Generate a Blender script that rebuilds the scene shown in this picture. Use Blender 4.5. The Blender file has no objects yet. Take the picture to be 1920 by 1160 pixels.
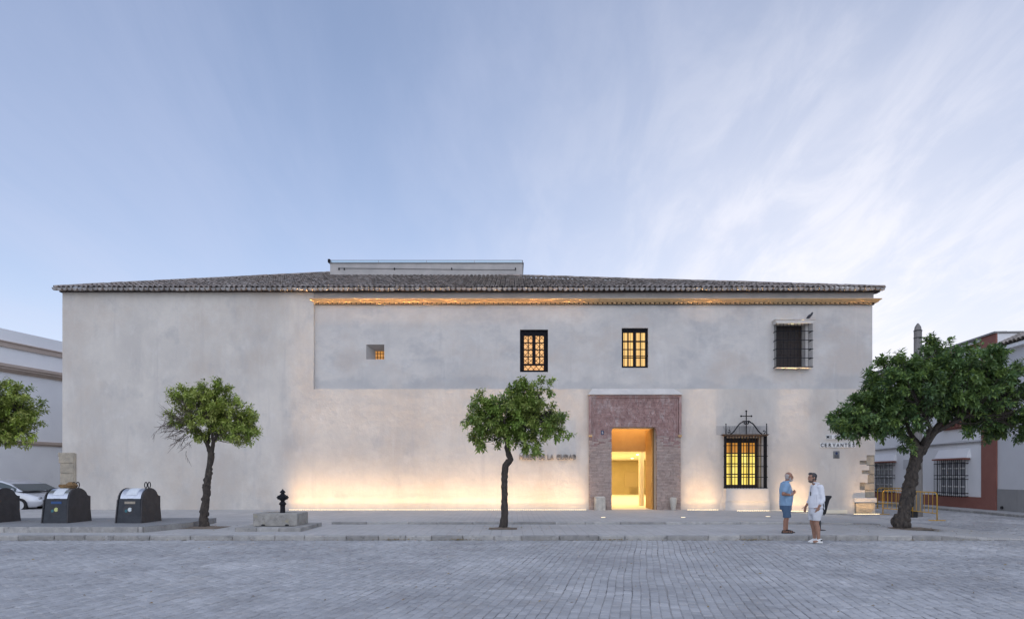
import bpy, math, random
from mathutils import Vector, Matrix
random.seed(7)
sc = bpy.context.scene
C = sc.collection
R = math.radians
F = 1180.0            # focal length in photo pixels, horizon row 890, centre column 960
H = 1.75              # camera height above the road

# ------------------------------------------------------------------ camera
cam_d = bpy.data.cameras.new('camera'); cam = bpy.data.objects.new('camera', cam_d); C.objects.link(cam)
cam.location = (0, 0, H); cam.rotation_euler = (R(90), 0, 0)
cam_d.sensor_width = 36; cam_d.lens = F / 1920 * 36
cam_d.shift_y = (890 - 580) / 1920
cam_d.clip_start = .1; cam_d.clip_end = 3000
sc.camera = cam

# ------------------------------------------------------------------ world, sun, exposure
SUN_ELEV, SUN_AZ = 44, 180      # azimuth clockwise from the view direction (+Y): behind the camera
w = bpy.data.worlds.new('World'); sc.world = w; w.use_nodes = True
nt = w.node_tree; nt.nodes.clear()
def N(t, kind, **kw):
    n = t.nodes.new(kind)
    for k, v in kw.items(): setattr(n, k, v)
    return n
def L(t, a, b): t.links.new(a, b)
def mathn(t, op, a, b=None, c=None, clamp=False):
    n = N(t, 'ShaderNodeMath', operation=op); n.use_clamp = clamp
    for i, v in enumerate((a, b, c)):
        if v is None: continue
        if isinstance(v, (int, float)): n.inputs[i].default_value = v
        else: L(t, v, n.inputs[i])
    return n.outputs[0]
out = N(nt, 'ShaderNodeOutputWorld'); bg = N(nt, 'ShaderNodeBackground')
sky = N(nt, 'ShaderNodeTexSky'); sky.sky_type = 'NISHITA'; sky.sun_disc = False
sky.sun_elevation = R(SUN_ELEV); sky.sun_rotation = R(SUN_AZ)
sky.air_density = 1.0; sky.dust_density = 1.0; sky.ozone_density = 3.0
tc = N(nt, 'ShaderNodeTexCoord')
sep = N(nt, 'ShaderNodeSeparateXYZ'); L(nt, tc.outputs['Generated'], sep.inputs[0])
zz = mathn(nt, 'ADD', mathn(nt, 'MAXIMUM', sep.outputs[2], 0.0), .22)
px = mathn(nt, 'DIVIDE', sep.outputs[0], zz); py = mathn(nt, 'DIVIDE', sep.outputs[1], zz)
cmb = N(nt, 'ShaderNodeCombineXYZ'); L(nt, px, cmb.inputs[0]); L(nt, py, cmb.inputs[1])
mp = N(nt, 'ShaderNodeMapping'); mp.inputs['Rotation'].default_value = (0, 0, R(-8)); mp.inputs['Scale'].default_value = (1.7, .5, 1)
L(nt, cmb.outputs[0], mp.inputs[0])
n1 = N(nt, 'ShaderNodeTexNoise'); n1.inputs['Scale'].default_value = 1.15; n1.inputs['Detail'].default_value = 8; n1.inputs['Roughness'].default_value = .6; n1.inputs['Distortion'].default_value = .5
L(nt, mp.outputs[0], n1.inputs['Vector'])
mp2 = N(nt, 'ShaderNodeMapping'); mp2.inputs['Rotation'].default_value = (0, 0, R(-14)); mp2.inputs['Scale'].default_value = (1.7, .62, 1)
L(nt, cmb.outputs[0], mp2.inputs[0])
n2 = N(nt, 'ShaderNodeTexNoise'); n2.inputs['Scale'].default_value = 4.2; n2.inputs['Detail'].default_value = 8; n2.inputs['Roughness'].default_value = .62; n2.inputs['Distortion'].default_value = .4
L(nt, mp2.outputs[0], n2.inputs['Vector'])
# veil of thin cloud: denser toward the horizon, thickest in the bank on the right
low = mathn(nt, 'POWER', mathn(nt, 'SUBTRACT', 1.0, mathn(nt, 'MAXIMUM', sep.outputs[2], 0.0)), 3.2)
low2 = mathn(nt, 'POWER', mathn(nt, 'SUBTRACT', 1.0, mathn(nt, 'MAXIMUM', sep.outputs[2], 0.0)), 5.0)
dv = N(nt, 'ShaderNodeVectorMath', operation='DOT_PRODUCT'); L(nt, tc.outputs['Generated'], dv.inputs[0])
dv.inputs[1].default_value = Vector((math.sin(R(27)), math.cos(R(27)), .22)).normalized()
bank = mathn(nt, 'POWER', mathn(nt, 'MAXIMUM', dv.outputs['Value'], 0.0), 12.0)
n1c = N(nt, 'ShaderNodeMapRange', interpolation_type='SMOOTHSTEP'); L(nt, n1.outputs[0], n1c.inputs[0])
n1c.inputs[1].default_value = .36; n1c.inputs[2].default_value = .72
n2c = N(nt, 'ShaderNodeMapRange', interpolation_type='SMOOTHSTEP'); L(nt, n2.outputs[0], n2c.inputs[0])
n2c.inputs[1].default_value = .36; n2c.inputs[2].default_value = .70
base = mathn(nt, 'ADD', mathn(nt, 'MULTIPLY', low, .34), .22)
fac = mathn(nt, 'ADD', base, mathn(nt, 'MULTIPLY', n1c.outputs[0], .22))
mix = N(nt, 'ShaderNodeMix', data_type='RGBA'); L(nt, fac, mix.inputs[0]); L(nt, sky.outputs[0], mix.inputs[6])
mix.inputs[7].default_value = (3.5, 3.85, 5.15, 1)          # thin lavender veil
fac2 = mathn(nt, 'MULTIPLY', mathn(nt, 'ADD', mathn(nt, 'MULTIPLY', n2c.outputs[0], .30), .54), bank)
fac2 = mathn(nt, 'MINIMUM', mathn(nt, 'ADD', fac2, mathn(nt, 'MULTIPLY', low2, .66)), .92)
mix2 = N(nt, 'ShaderNodeMix', data_type='RGBA'); L(nt, fac2, mix2.inputs[0]); L(nt, mix.outputs[2], mix2.inputs[6])
mix2.inputs[7].default_value = (5.8, 5.75, 6.15, 1)         # paler cloud bank
L(nt, mix2.outputs[2], bg.inputs[0]); bg.inputs[1].default_value = .15
L(nt, bg.outputs[0], out.inputs[0])

sun_d = bpy.data.lights.new('sun', 'SUN'); sun = bpy.data.objects.new('sun', sun_d); C.objects.link(sun)
sun_d.energy = .72; sun_d.angle = R(120); sun_d.color = (1.0, .975, .955)
_a, _e = R(SUN_AZ), R(SUN_ELEV)
sdir = Vector((math.sin(_a) * math.cos(_e), math.cos(_a) * math.cos(_e), math.sin(_e)))
sun.rotation_euler = sdir.to_track_quat('Z', 'Y').to_euler()
sun.location = (0, -20, 40)
vs = sc.view_settings
vs.view_transform = 'Standard'; vs.look = 'None'; vs.gamma = 1; vs.use_curve_mapping = False; vs.exposure = 0.22
sc.cycles.use_denoising = True
sc.cycles.max_bounces = 8; sc.cycles.diffuse_bounces = 4; sc.cycles.transparent_max_bounces = 8
sc.cycles.sample_clamp_indirect = 6

# ------------------------------------------------------------------ helpers
def fx(x, Y): return (x - 960) / F * Y
def fz(y, Y): return H + (890 - y) / F * Y
def lin(c): return tuple(((v / 255 + .055) / 1.055) ** 2.4 if v > 10 else v / 255 / 12.92 for v in c)

class MB:
    def __init__(s): s.v = []; s.f = []; s.t = []; s.tint = 0.0; s.m = []; s.mi = 0
    def add(s, vs_, fs):
        b = len(s.v); s.v += [tuple(p) for p in vs_]
        for q in fs: s.f.append(tuple(b + i for i in q)); s.t.append(s.tint); s.m.append(s.mi)
    def quad(s, a, b, c, d): s.add([a, b, c, d], [(0, 1, 2, 3)])
    def box(s, x0, x1, y0, y1, z0, z1, bev=0.0):
        if bev <= 0:
            s.add([(x0,y0,z0),(x1,y0,z0),(x1,y1,z0),(x0,y1,z0),(x0,y0,z1),(x1,y0,z1),(x1,y1,z1),(x0,y1,z1)],
                  [(0,3,2,1),(4,5,6,7),(0,1,5,4),(1,2,6,5),(2,3,7,6),(3,0,4,7)]); return
        b = min(bev, (x1-x0)*.45, (y1-y0)*.45, (z1-z0)*.45)
        # bevelled: three inset rectangle pairs
        V = []
        X = (x0, x0+b, x1-b, x1); Yy = (y0, y0+b, y1-b, y1); Z = (z0, z0+b, z1-b, z1)
        idx = {}
        def p(i, j, k):
            key = (i, j, k)
            if key not in idx: idx[key] = len(V); V.append((X[i], Yy[j], Z[k]))
            return idx[key]
        Fc = []
        for k, kk in ((0, 1), (3, 2)): Fc.append((p(1,1,k), p(2,1,k), p(2,2,k), p(1,2,k)))
        for j in (0, 3): Fc.append((p(1,j,1), p(2,j,1), p(2,j,2), p(1,j,2)))
        for i in (0, 3): Fc.append((p(i,1,1), p(i,2,1), p(i,2,2), p(i,1,2)))
        for k, kz in ((0, 1), (3, 2)):
            for j, jy in ((0, 1), (3, 2)): Fc.append((p(1,jy,k), p(2,jy,k), p(2,j,kz), p(1,j,kz)))
            for i, ix in ((0, 1), (3, 2)): Fc.append((p(ix,1,k), p(ix,2,k), p(i,2,kz), p(i,1,kz)))
        for j, jy in ((0, 1), (3, 2)):
            for i, ix in ((0, 1), (3, 2)): Fc.append((p(ix,j,1), p(ix,j,2), p(i,jy,2), p(i,jy,1)))
        for i, ix in ((0, 1), (3, 2)):
            for j, jy in ((0, 1), (3, 2)):
                for k, kz in ((0, 1), (3, 2)): Fc.append((p(i,jy,kz), p(ix,j,kz), p(ix,jy,k)))
        s.add(V, Fc)
    def prism(s, pts, y0, y1):      # polygon in XZ extruded along Y
        n = len(pts)
        s.add([(x, y0, z) for x, z in pts] + [(x, y1, z) for x, z in pts],
              [tuple(range(n)), tuple(range(2*n-1, n-1, -1))] + [(i, i+n, (i+1) % n + n, (i+1) % n) for i in range(n)])
    def tube(s, path, r, seg=6, cap=True):
        path = [Vector(p) for p in path]
        if isinstance(r, (int, float)): r = [r] * len(path)
        V = []; Fc = []
        up = None
        for i, p in enumerate(path):
            a = path[max(i-1, 0)]; b = path[min(i+1, len(path)-1)]
            d = (b - a)
            if d.length < 1e-9: d = Vector((0, 0, 1))
            d.normalize()
            if up is None: up = Vector((0, 0, 1)) if abs(d.z) < .9 else Vector((1, 0, 0))
            u = d.cross(up)
            if u.length < 1e-6: u = d.cross(Vector((0, 1, 0)))
            u.normalize(); vv = u.cross(d).normalized(); up = vv
            for k in range(seg):
                an = 2*math.pi*k/seg
                V.append(p + (u*math.cos(an) + vv*math.sin(an)) * r[i])
        for i in range(len(path)-1):
            for k in range(seg):
                Fc.append((i*seg+k, i*seg+(k+1) % seg, (i+1)*seg+(k+1) % seg, (i+1)*seg+k))
        if cap:
            Fc.append(tuple(range(seg-1, -1, -1))); Fc.append(tuple((len(path)-1)*seg+k for k in range(seg)))
        s.add(V, Fc)
    def loft(s, rings, seg=16, cap=True):   # rings: (cx,cy,cz,rx,ry) horizontal ellipses
        V = []; Fc = []
        for cx, cy, cz, rx, ry in rings:
            for k in range(seg):
                a = 2*math.pi*k/seg; V.append((cx+rx*math.cos(a), cy+ry*math.sin(a), cz))
        for i in range(len(rings)-1):
            for k in range(seg): Fc.append((i*seg+k, i*seg+(k+1) % seg, (i+1)*seg+(k+1) % seg, (i+1)*seg+k))
        if cap:
            Fc.append(tuple(range(seg-1, -1, -1))); Fc.append(tuple((len(rings)-1)*seg+k for k in range(seg)))
        s.add(V, Fc)
    def lathe(s, prof, c=(0, 0, 0), seg=16): s.loft([(c[0], c[1], c[2]+z, r, r) for r, z in prof], seg)
    def ell(s, c, r, seg=14, rings=9, M=None):
        V = []; Fc = []
        c = Vector(c)
        for i in range(rings+1):
            ph = math.pi*i/rings
            for k in range(seg):
                a = 2*math.pi*k/seg
                p = Vector((r[0]*math.sin(ph)*math.cos(a), r[1]*math.sin(ph)*math.sin(a), r[2]*math.cos(ph)))
                if M: p = M @ p
                V.append(c + p)
        for i in range(rings):
            for k in range(seg): Fc.append((i*seg+k, (i+1)*seg+k, (i+1)*seg+(k+1) % seg, i*seg+(k+1) % seg))
        s.add(V, Fc)
    def caps(s, p0, p1, r0, r1, seg=10):
        p0 = Vector(p0); p1 = Vector(p1); d = (p1-p0)
        if d.length < 1e-6: return
        dn = d.normalized()
        path = [p0 - dn*r0*.95, p0 - dn*r0*.6, p0, p0.lerp(p1, .5), p1, p1 + dn*r1*.6, p1 + dn*r1*.95]
        s.tube(path, [r0*.3, r0*.8, r0, (r0+r1)/2, r1, r1*.8, r1*.3], seg)
    def build(s, name, mat, parent=None, smooth=False, loc=None, rot=None, auto=None):
        me = bpy.data.meshes.new(name); me.from_pydata(s.v, [], s.f)
        if any(s.t):
            at = me.attributes.new('tint', 'FLOAT', 'FACE'); at.data.foreach_set('value', s.t)
        mats = mat if isinstance(mat, (list, tuple)) else [mat]
        for m in mats: me.materials.append(m)
        if len(mats) > 1: me.polygons.foreach_set('material_index', s.m)
        if smooth: me.polygons.foreach_set('use_smooth', [True]*len(s.f))
        me.update()
        if auto is not None:
            try: me.set_sharp_from_angle(angle=R(auto))
            except Exception: pass
        return link(name, me, parent, loc, rot)

def link(name, data, parent=None, loc=None, rot=None):
    o = bpy.data.objects.new(name, data); C.objects.link(o)
    if parent is not None: o.parent = parent
    if loc is not None: o.location = loc
    if rot is not None: o.rotation_euler = rot
    return o
def tag(o, label=None, cat=None, group=None, kind=None):
    if label: o['label'] = label
    if cat: o['category'] = cat
    if group: o['group'] = group
    if kind: o['kind'] = kind
    return o
def empty(name, loc=(0, 0, 0), rz=0, label=None, cat=None, group=None):
    o = bpy.data.objects.new(name, None); C.objects.link(o); o.location = loc; o.rotation_euler = (0, 0, rz)
    o.empty_display_size = .2
    return tag(o, label, cat, group)

# ------------------------------------------------------------------ materials
MATS = {}
def pmat(name, c1, c2=None, scale=3.0, lo=.35, hi=.65, rough=.85, metal=0.0, bump=0.0, bscale=40.0, tint=0.0,
         hue=None, stretch=(1, 1, 1), spots=None, spec=.5, emit=None, estr=0.0, transl=0.0, detail=7, coat=0.0, dist=.3):
    m = bpy.data.materials.new(name); m.use_nodes = True; t = m.node_tree
    b = t.nodes['Principled BSDF']; b.inputs['Roughness'].default_value = rough; b.inputs['Metallic'].default_value = metal
    b.inputs['Specular IOR Level'].default_value = spec
    if coat: b.inputs['Coat Weight'].default_value = coat; b.inputs['Coat Roughness'].default_value = .08
    geo = N(t, 'ShaderNodeNewGeometry'); mpn = N(t, 'ShaderNodeMapping'); mpn.inputs['Scale'].default_value = stretch
    L(t, geo.outputs['Position'], mpn.inputs[0]); vec = mpn.outputs[0]
    c1 = (*c1[:3], 1)
    col = None
    if c2 is not None:
        nz = N(t, 'ShaderNodeTexNoise'); nz.inputs['Scale'].default_value = scale; nz.inputs['Detail'].default_value = detail; nz.inputs['Roughness'].default_value = .62
        nz.inputs['Distortion'].default_value = dist
        L(t, vec, nz.inputs['Vector'])
        mr = N(t, 'ShaderNodeMapRange'); L(t, nz.outputs[0], mr.inputs[0]); mr.inputs[1].default_value = lo; mr.inputs[2].default_value = hi
        mx = N(t, 'ShaderNodeMix', data_type='RGBA'); L(t, mr.outputs[0], mx.inputs[0]); mx.inputs[6].default_value = c1; mx.inputs[7].default_value = (*c2[:3], 1)
        col = mx.outputs[2]
    if spots:      # list of (colour, scale, lo, hi, strength)
        for sp_ in spots:
            sc_, ss, l_, h_, st = sp_[:5]
            nz = N(t, 'ShaderNodeTexNoise'); nz.inputs['Scale'].default_value = ss; nz.inputs['Detail'].default_value = 8; nz.inputs['Roughness'].default_value = .65
            if len(sp_) > 5:
                m3 = N(t, 'ShaderNodeMapping'); m3.inputs['Scale'].default_value = sp_[5]; m3.inputs['Location'].default_value = (ss*3.1, 0, ss); L(t, geo.outputs['Position'], m3.inputs[0]); L(t, m3.outputs[0], nz.inputs['Vector'])
            else: L(t, vec, nz.inputs['Vector'])
            mr = N(t, 'ShaderNodeMapRange'); L(t, nz.outputs[0], mr.inputs[0]); mr.inputs[1].default_value = l_; mr.inputs[2].default_value = h_; mr.inputs[4].default_value = st
            mx = N(t, 'ShaderNodeMix', data_type='RGBA'); L(t, mr.outputs[0], mx.inputs[0])
            if col is None: mx.inputs[6].default_value = c1
            else: L(t, col, mx.inputs[6])
            mx.inputs[7].default_value = (*sc_[:3], 1); col = mx.outputs[2]
    if tint:
        at = N(t, 'ShaderNodeAttribute'); at.attribute_name = 'tint'
        oi = N(t, 'ShaderNodeObjectInfo')
        fr = mathn(t, 'FRACT', mathn(t, 'ADD', at.outputs['Fac'], oi.outputs['Random']))
        hs = N(t, 'ShaderNodeHueSaturation')
        L(t, mathn(t, 'MULTIPLY_ADD', fr, 2*tint, 1-tint), hs.inputs['Value'])
        if col is None: hs.inputs['Color'].default_value = c1
        else: L(t, col, hs.inputs['Color'])
        col = hs.outputs[0]
        if hue is not None:
            fr2 = mathn(t, 'FRACT', mathn(t, 'MULTIPLY', fr, 7.31))
            f3 = mathn(t, 'MULTIPLY', mathn(t, 'POWER', fr2, 1.6), hue[3] if len(hue) > 3 else .7)
            mx = N(t, 'ShaderNodeMix', data_type='RGBA'); L(t, f3, mx.inputs[0]); L(t, col, mx.inputs[6]); mx.inputs[7].default_value = (*hue[:3], 1)
            col = mx.outputs[2]
    if col is None: b.inputs['Base Color'].default_value = c1
    else: L(t, col, b.inputs['Base Color'])
    if bump:
        nb = N(t, 'ShaderNodeTexNoise'); nb.inputs['Scale'].default_value = bscale; nb.inputs['Detail'].default_value = 6
        L(t, vec, nb.inputs['Vector']); bn = N(t, 'ShaderNodeBump'); bn.inputs['Strength'].default_value = min(1, bump); bn.inputs['Distance'].default_value = .02
        L(t, nb.outputs[0], bn.inputs['Height']); L(t, bn.outputs[0], b.inputs['Normal'])
    if emit is not None:
        b.inputs['Emission Color'].default_value = (*emit[:3], 1); b.inputs['Emission Strength'].default_value = estr
    if transl:
        tr = N(t, 'ShaderNodeBsdfTranslucent'); ms = N(t, 'ShaderNodeMixShader'); ms.inputs[0].default_value = transl
        if col is not None: L(t, col, tr.inputs[0])
        L(t, b.outputs[0], ms.inputs[1]); L(t, tr.outputs[0], ms.inputs[2]); L(t, ms.outputs[0], t.nodes['Material Output'].inputs[0])
    MATS[name] = m; return m

PL1, PL2 = (.68, .635, .57), (.575, .54, .495)
M_plaster = pmat('plaster', PL1, PL2, scale=.5, lo=.40, hi=.64, rough=.92, bump=.22, bscale=16, stretch=(1, 1, .8),
                 spots=[((.44, .43, .42), .9, .54, .68, .55), ((.72, .69, .65), 1.6, .55, .70, .45), ((.56, .49, .42), .3, .49, .62, .6), ((.55, .53, .50), 5, .47, .7, .3), ((.74, .71, .67), 9, .58, .74, .3), ((.50, .475, .455), 1.0, .56, .72, .45, (2.6, 2.6, .22)), ((.70, .67, .63), 1.0, .58, .72, .4, (4.5, 4.5, .5))])
M_plaster_up = pmat('plaster_upper', (.655, .62, .575), (.545, .525, .50), scale=.55, lo=.40, hi=.62, rough=.92, bump=.22, bscale=16, stretch=(.75, 1, 1),
                 spots=[((.42, .42, .425), .75, .53, .65, .55), ((.71, .69, .66), 1.3, .54, .68, .45), ((.55, .48, .42), .4, .50, .64, .6), ((.53, .52, .51), 5, .47, .7, .3), ((.71, .69, .66), 9, .58, .74, .3), ((.48, .465, .45), 1.0, .56, .72, .45, (2.4, 2.4, .25)), ((.69, .67, .64), 1.0, .58, .72, .35, (4.5, 4.5, .5))])
# old damp mark along the foot of the set-back upper wall
def damp(m, z0, z1, col):
    t = m.node_tree; b = t.nodes['Principled BSDF']; src = b.inputs['Base Color'].links[0].from_socket
    geo = N(t, 'ShaderNodeNewGeometry'); sp = N(t, 'ShaderNodeSeparateXYZ'); L(t, geo.outputs['Position'], sp.inputs[0])
    nz = N(t, 'ShaderNodeTexNoise'); nz.inputs['Scale'].default_value = .75; nz.inputs['Detail'].default_value = 8; L(t, geo.outputs['Position'], nz.inputs['Vector'])
    zz = mathn(t, 'MULTIPLY_ADD', nz.outputs[0], -2.6, mathn(t, 'ADD', sp.outputs[2], 1.3))
    mr = N(t, 'ShaderNodeMapRange', interpolation_type='SMOOTHSTEP'); L(t, zz, mr.inputs[0]); mr.inputs[1].default_value = z1; mr.inputs[2].default_value = z0; mr.inputs[3].default_value = 0; mr.inputs[4].default_value = .38
    mx = N(t, 'ShaderNodeMix', data_type='RGBA'); L(t, mr.outputs[0], mx.inputs[0]); L(t, src, mx.inputs[6]); mx.inputs[7].default_value = (*col, 1); L(t, mx.outputs[2], b.inputs['Base Color'])
damp(M_plaster_up, 5.75, 6.15, (.40, .41, .42))
def rough_bump(m, sc2=2.2, st=.35, dist=.05):
    t = m.node_tree; b = t.nodes['Principled BSDF']; old = b.inputs['Normal'].links[0].from_node
    geo = N(t, 'ShaderNodeNewGeometry'); nz = N(t, 'ShaderNodeTexNoise'); nz.inputs['Scale'].default_value = sc2; nz.inputs['Detail'].default_value = 5; L(t, geo.outputs['Position'], nz.inputs['Vector'])
    bn = N(t, 'ShaderNodeBump'); bn.inputs['Strength'].default_value = st; bn.inputs['Distance'].default_value = dist
    L(t, nz.outputs[0], bn.inputs['Height']); L(t, old.outputs[0], bn.inputs['Normal']); L(t, bn.outputs[0], b.inputs['Normal'])
rough_bump(M_plaster); rough_bump(M_plaster_up)
M_smooth = pmat('smooth_plaster', (.66, .63, .59), (.56, .54, .51), scale=1.6, rough=.9, bump=.1, bscale=25)
M_white = pmat('white_wall', (.90, .90, .90), (.83, .83, .84), scale=.5, rough=.9, bump=.08, bscale=20, spots=[((.55, .54, .52), 1.1, .60, .8, .4)])
M_taupe = pmat('taupe_trim', (.54, .44, .37), (.47, .38, .32), scale=2, rough=.85)
M_stone = pmat('stone', (.44, .38, .29), (.30, .27, .22), scale=3, rough=.95, bump=.8, bscale=22, tint=.15, spots=[((.20, .19, .17), 9, .55, .72, .6), ((.52, .47, .38), 14, .58, .7, .6)])
M_conc = pmat('concrete_stone', (.42, .40, .36), (.28, .27, .25), scale=4, rough=.95, bump=.6, bscale=30, tint=.15,
              spots=[((.13, .125, .12), 6, .57, .74, .7), ((.46, .40, .24), 4, .58, .7, .5)])
M_pale = pmat('pale_stone', (.62, .58, .50), (.46, .43, .38), scale=5, rough=.95, bump=.6, bscale=30, spots=[((.25, .24, .22), 11, .60, .74, .5)])
M_kerb = pmat('kerb_stone', (.40, .385, .36), (.28, .275, .265), scale=3.5, rough=.95, bump=.6, bscale=30, tint=.22,
              spots=[((.10, .10, .10), 5, .58, .74, .75), ((.55, .55, .54), 8, .58, .72, .5)])
M_tile = pmat('roof_tile', (.34, .305, .275), (.21, .19, .18), scale=5, rough=.92, bump=.5, bscale=40, tint=.42, hue=(.36, .275, .225, .5),
              spots=[((.48, .465, .44), 9, .55, .72, .7), ((.06, .06, .06), 4, .58, .73, .6)])
M_mortar = pmat('mortar', (.40, .39, .375), (.26, .25, .245), scale=9, rough=.95, bump=.5, bscale=50, tint=.2)
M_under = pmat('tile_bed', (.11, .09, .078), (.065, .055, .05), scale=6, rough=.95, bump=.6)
M_cornice = pmat('cornice', (.64, .45, .25), (.55, .38, .21), scale=4, spec=.05, rough=1, bump=.3, tint=.12, spots=[((.20, .17, .14), 2.2, .62, .75, .7)])  # orange glow of the wall uplights is put into the base colour
M_frieze = pmat('frieze', (.50, .475, .45), (.40, .385, .37), scale=1.2, rough=.92, bump=.2)
M_iron = pmat('iron', (.010, .011, .015), (.018, .018, .022), scale=12, rough=.7, spec=.2, bump=.2, bscale=60)
M_wood = pmat('dark_wood', (.040, .027, .022), (.022, .016, .015), scale=6, rough=.6, stretch=(6, 6, .6), bump=.3)
M_winframe = pmat('window_frame', (.009, .010, .016), (.014, .014, .020), scale=8, rough=.7, spec=.2)
M_ochre = pmat('ochre_paint', (.56, .34, .13), (.50, .30, .115), scale=2, rough=.8)
M_doorwood = pmat('door_wood', (.45, .25, .075), (.36, .19, .055), scale=4, stretch=(7, 7, .5), rough=.6)
M_int_wall = pmat('interior_wall', (.52, .42, .22), (.46, .37, .19), scale=1.2, rough=.85)
M_int_pale = pmat('interior_pale', (.85, .78, .62), rough=.7)
M_int_panel = pmat('interior_panel', (.46, .36, .19), rough=.6)
M_brick = pmat('old_brick', (.50, .385, .335), (.39, .31, .275), scale=4, rough=.95, bump=.7, bscale=30, tint=.14, hue=(.54, .45, .40, .35),
               spots=[((.64, .59, .55), 2.6, .57, .72, .5), ((.13, .09, .085), 1.7, .58, .74, .5)])
M_brickred = pmat('painted_brick', (.40, .265, .24), (.30, .18, .165), scale=3, rough=.93, bump=.7, bscale=22, tint=.12,
               spots=[((.52, .45, .43), 2.2, .54, .68, .6), ((.22, .13, .12), 1.5, .55, .70, .6), ((.50, .42, .40), 9, .56, .68, .6)], stretch=(1.5, 1, .75))
M_joint = pmat('brick_mortar', (.36, .30, .275), (.22, .18, .165), scale=8, rough=.95, bump=.5)
M_earth = pmat('tree_pit_earth', (.24, .19, .145), (.13, .105, .08), scale=8, rough=1, bump=1, bscale=30)
M_bark = pmat('bark', (.085, .068, .055), (.035, .030, .027), scale=9, rough=.95, bump=1, bscale=30, stretch=(1.5, 1.5, .7), spots=[((.16, .14, .11), 5, .58, .7, .6)])
M_twig = pmat('dry_twig', (.16, .125, .10), (.10, .08, .07), scale=9, rough=.95)
def leaf(name, a, b, h): return pmat(name, a, b, scale=1.6, lo=.38, hi=.62, rough=.42, tint=.45, hue=h, transl=.22, spec=.45)
M_leaf1 = leaf('leaf_light', (.27, .36, .055), (.16, .245, .038), (.58, .60, .19, .8))
M_leaf2 = leaf('leaf_mid', (.19, .29, .05), (.115, .20, .038), (.50, .54, .16, .7))
M_leaf3 = leaf('leaf_dark', (.10, .17, .066), (.062, .118, .052), (.36, .50, .10, .55))
M_red = pmat('red_paint', (.30, .125, .095), (.26, .105, .08), scale=1.5, rough=.85, bump=.1)
M_greywall = pmat('grey_wall', (.66, .66, .67), (.60, .60, .61), scale=.6, rough=.9)
M_wains = pmat('grey_wainscot', (.31, .30, .29), (.27, .265, .26), scale=1.5, rough=.7)
M_wfr = pmat('white_frame', (.75, .75, .75), rough=.5)
M_dglass = pmat('dark_glass', (.05, .055, .06), rough=.08, spec=.6)
M_curtain = pmat('curtained_glass', (.34, .35, .37), (.24, .25, .27), scale=3, stretch=(3, 3, .3), rough=.25)
M_yellow = pmat('yellow_paint', (.62, .36, .03), (.52, .29, .03), scale=9, rough=.5)
M_black = pmat('black_plastic', (.015, .015, .017), rough=.6)
M_bin = pmat('bin_steel', (.042, .047, .056), (.028, .032, .040), scale=5, rough=.55, metal=.25, bump=.2, spots=[((.075, .08, .09), 9, .56, .72, .5), ((.015, .017, .02), 4, .58, .72, .5)])
M_binside = pmat('bin_side', (.060, .058, .062), (.040, .039, .043), scale=4, rough=.65, metal=.2, bump=.2, spots=[((.025, .024, .026), 6, .56, .72, .6)])
M_steel = pmat('bright_steel', (.62, .64, .68), (.50, .52, .56), scale=9, rough=.32, metal=.9)
M_sticker = pmat('pale_sticker', (.72, .76, .80), (.62, .66, .70), scale=14, rough=.6, spots=[((.3, .3, .3), 22, .63, .7, .7)])
M_carpaint = pmat('silver_paint', (.60, .62, .66), rough=.28, metal=.35, coat=.6)
M_rubber = pmat('tyre', (.015, .015, .016), rough=.85)
M_lampglow = pmat('led_glow', (.9, .8, .6), emit=(1, .78, .45), estr=6)
M_spotglow = pmat('spot_glow', (.9, .8, .6), emit=(1, .80, .5), estr=1.6)
M_pole = pmat('weathered_pole', (.27, .255, .24), (.19, .18, .17), scale=4, stretch=(5, 5, .4), rough=.95, bump=.5)
M_letter = pmat('letter_metal', (.24, .23, .225), rough=.5, metal=.3)
M_signtile = pmat('sign_tile', (.78, .78, .76), (.70, .70, .68), scale=9, rough=.25)
M_ink = pmat('black_ink', (.012, .012, .014), rough=.4)
M_plaque = pmat('plaque_metal', (.22, .225, .23), (.17, .175, .18), scale=12, rough=.5)
M_blueenam = pmat('blue_enamel', (.012, .028, .10), rough=.3)
M_ground = pmat('ground', (.30, .29, .275), (.22, .215, .21), scale=2, rough=.95, bump=.4, bscale=12)
M_jointsand = pmat('joint_sand', (.33, .32, .305), (.09, .085, .08), scale=.6, lo=.46, hi=.64, rough=1, bump=.6, bscale=50)
M_sett = pmat('granite_sett', (.415, .415, .415), (.315, .315, .32), scale=.45, lo=.40, hi=.60, rough=.78, bump=.5, bscale=42, tint=.12,
              spots=[((.54, .535, .53), .30, .52, .64, .6), ((.24, .235, .23), .42, .57, .68, .45), ((.40, .36, .32), .9, .57, .68, .35), ((.30, .295, .29), 1.7, .56, .70, .5), ((.36, .355, .35), 7, .55, .70, .5), ((.58, .58, .58), 26, .58, .72, .4), ((.24, .24, .24), 33, .60, .74, .5), ((.44, .41, .37), .8, .58, .7, .35)])
M_glowpane = None

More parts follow.
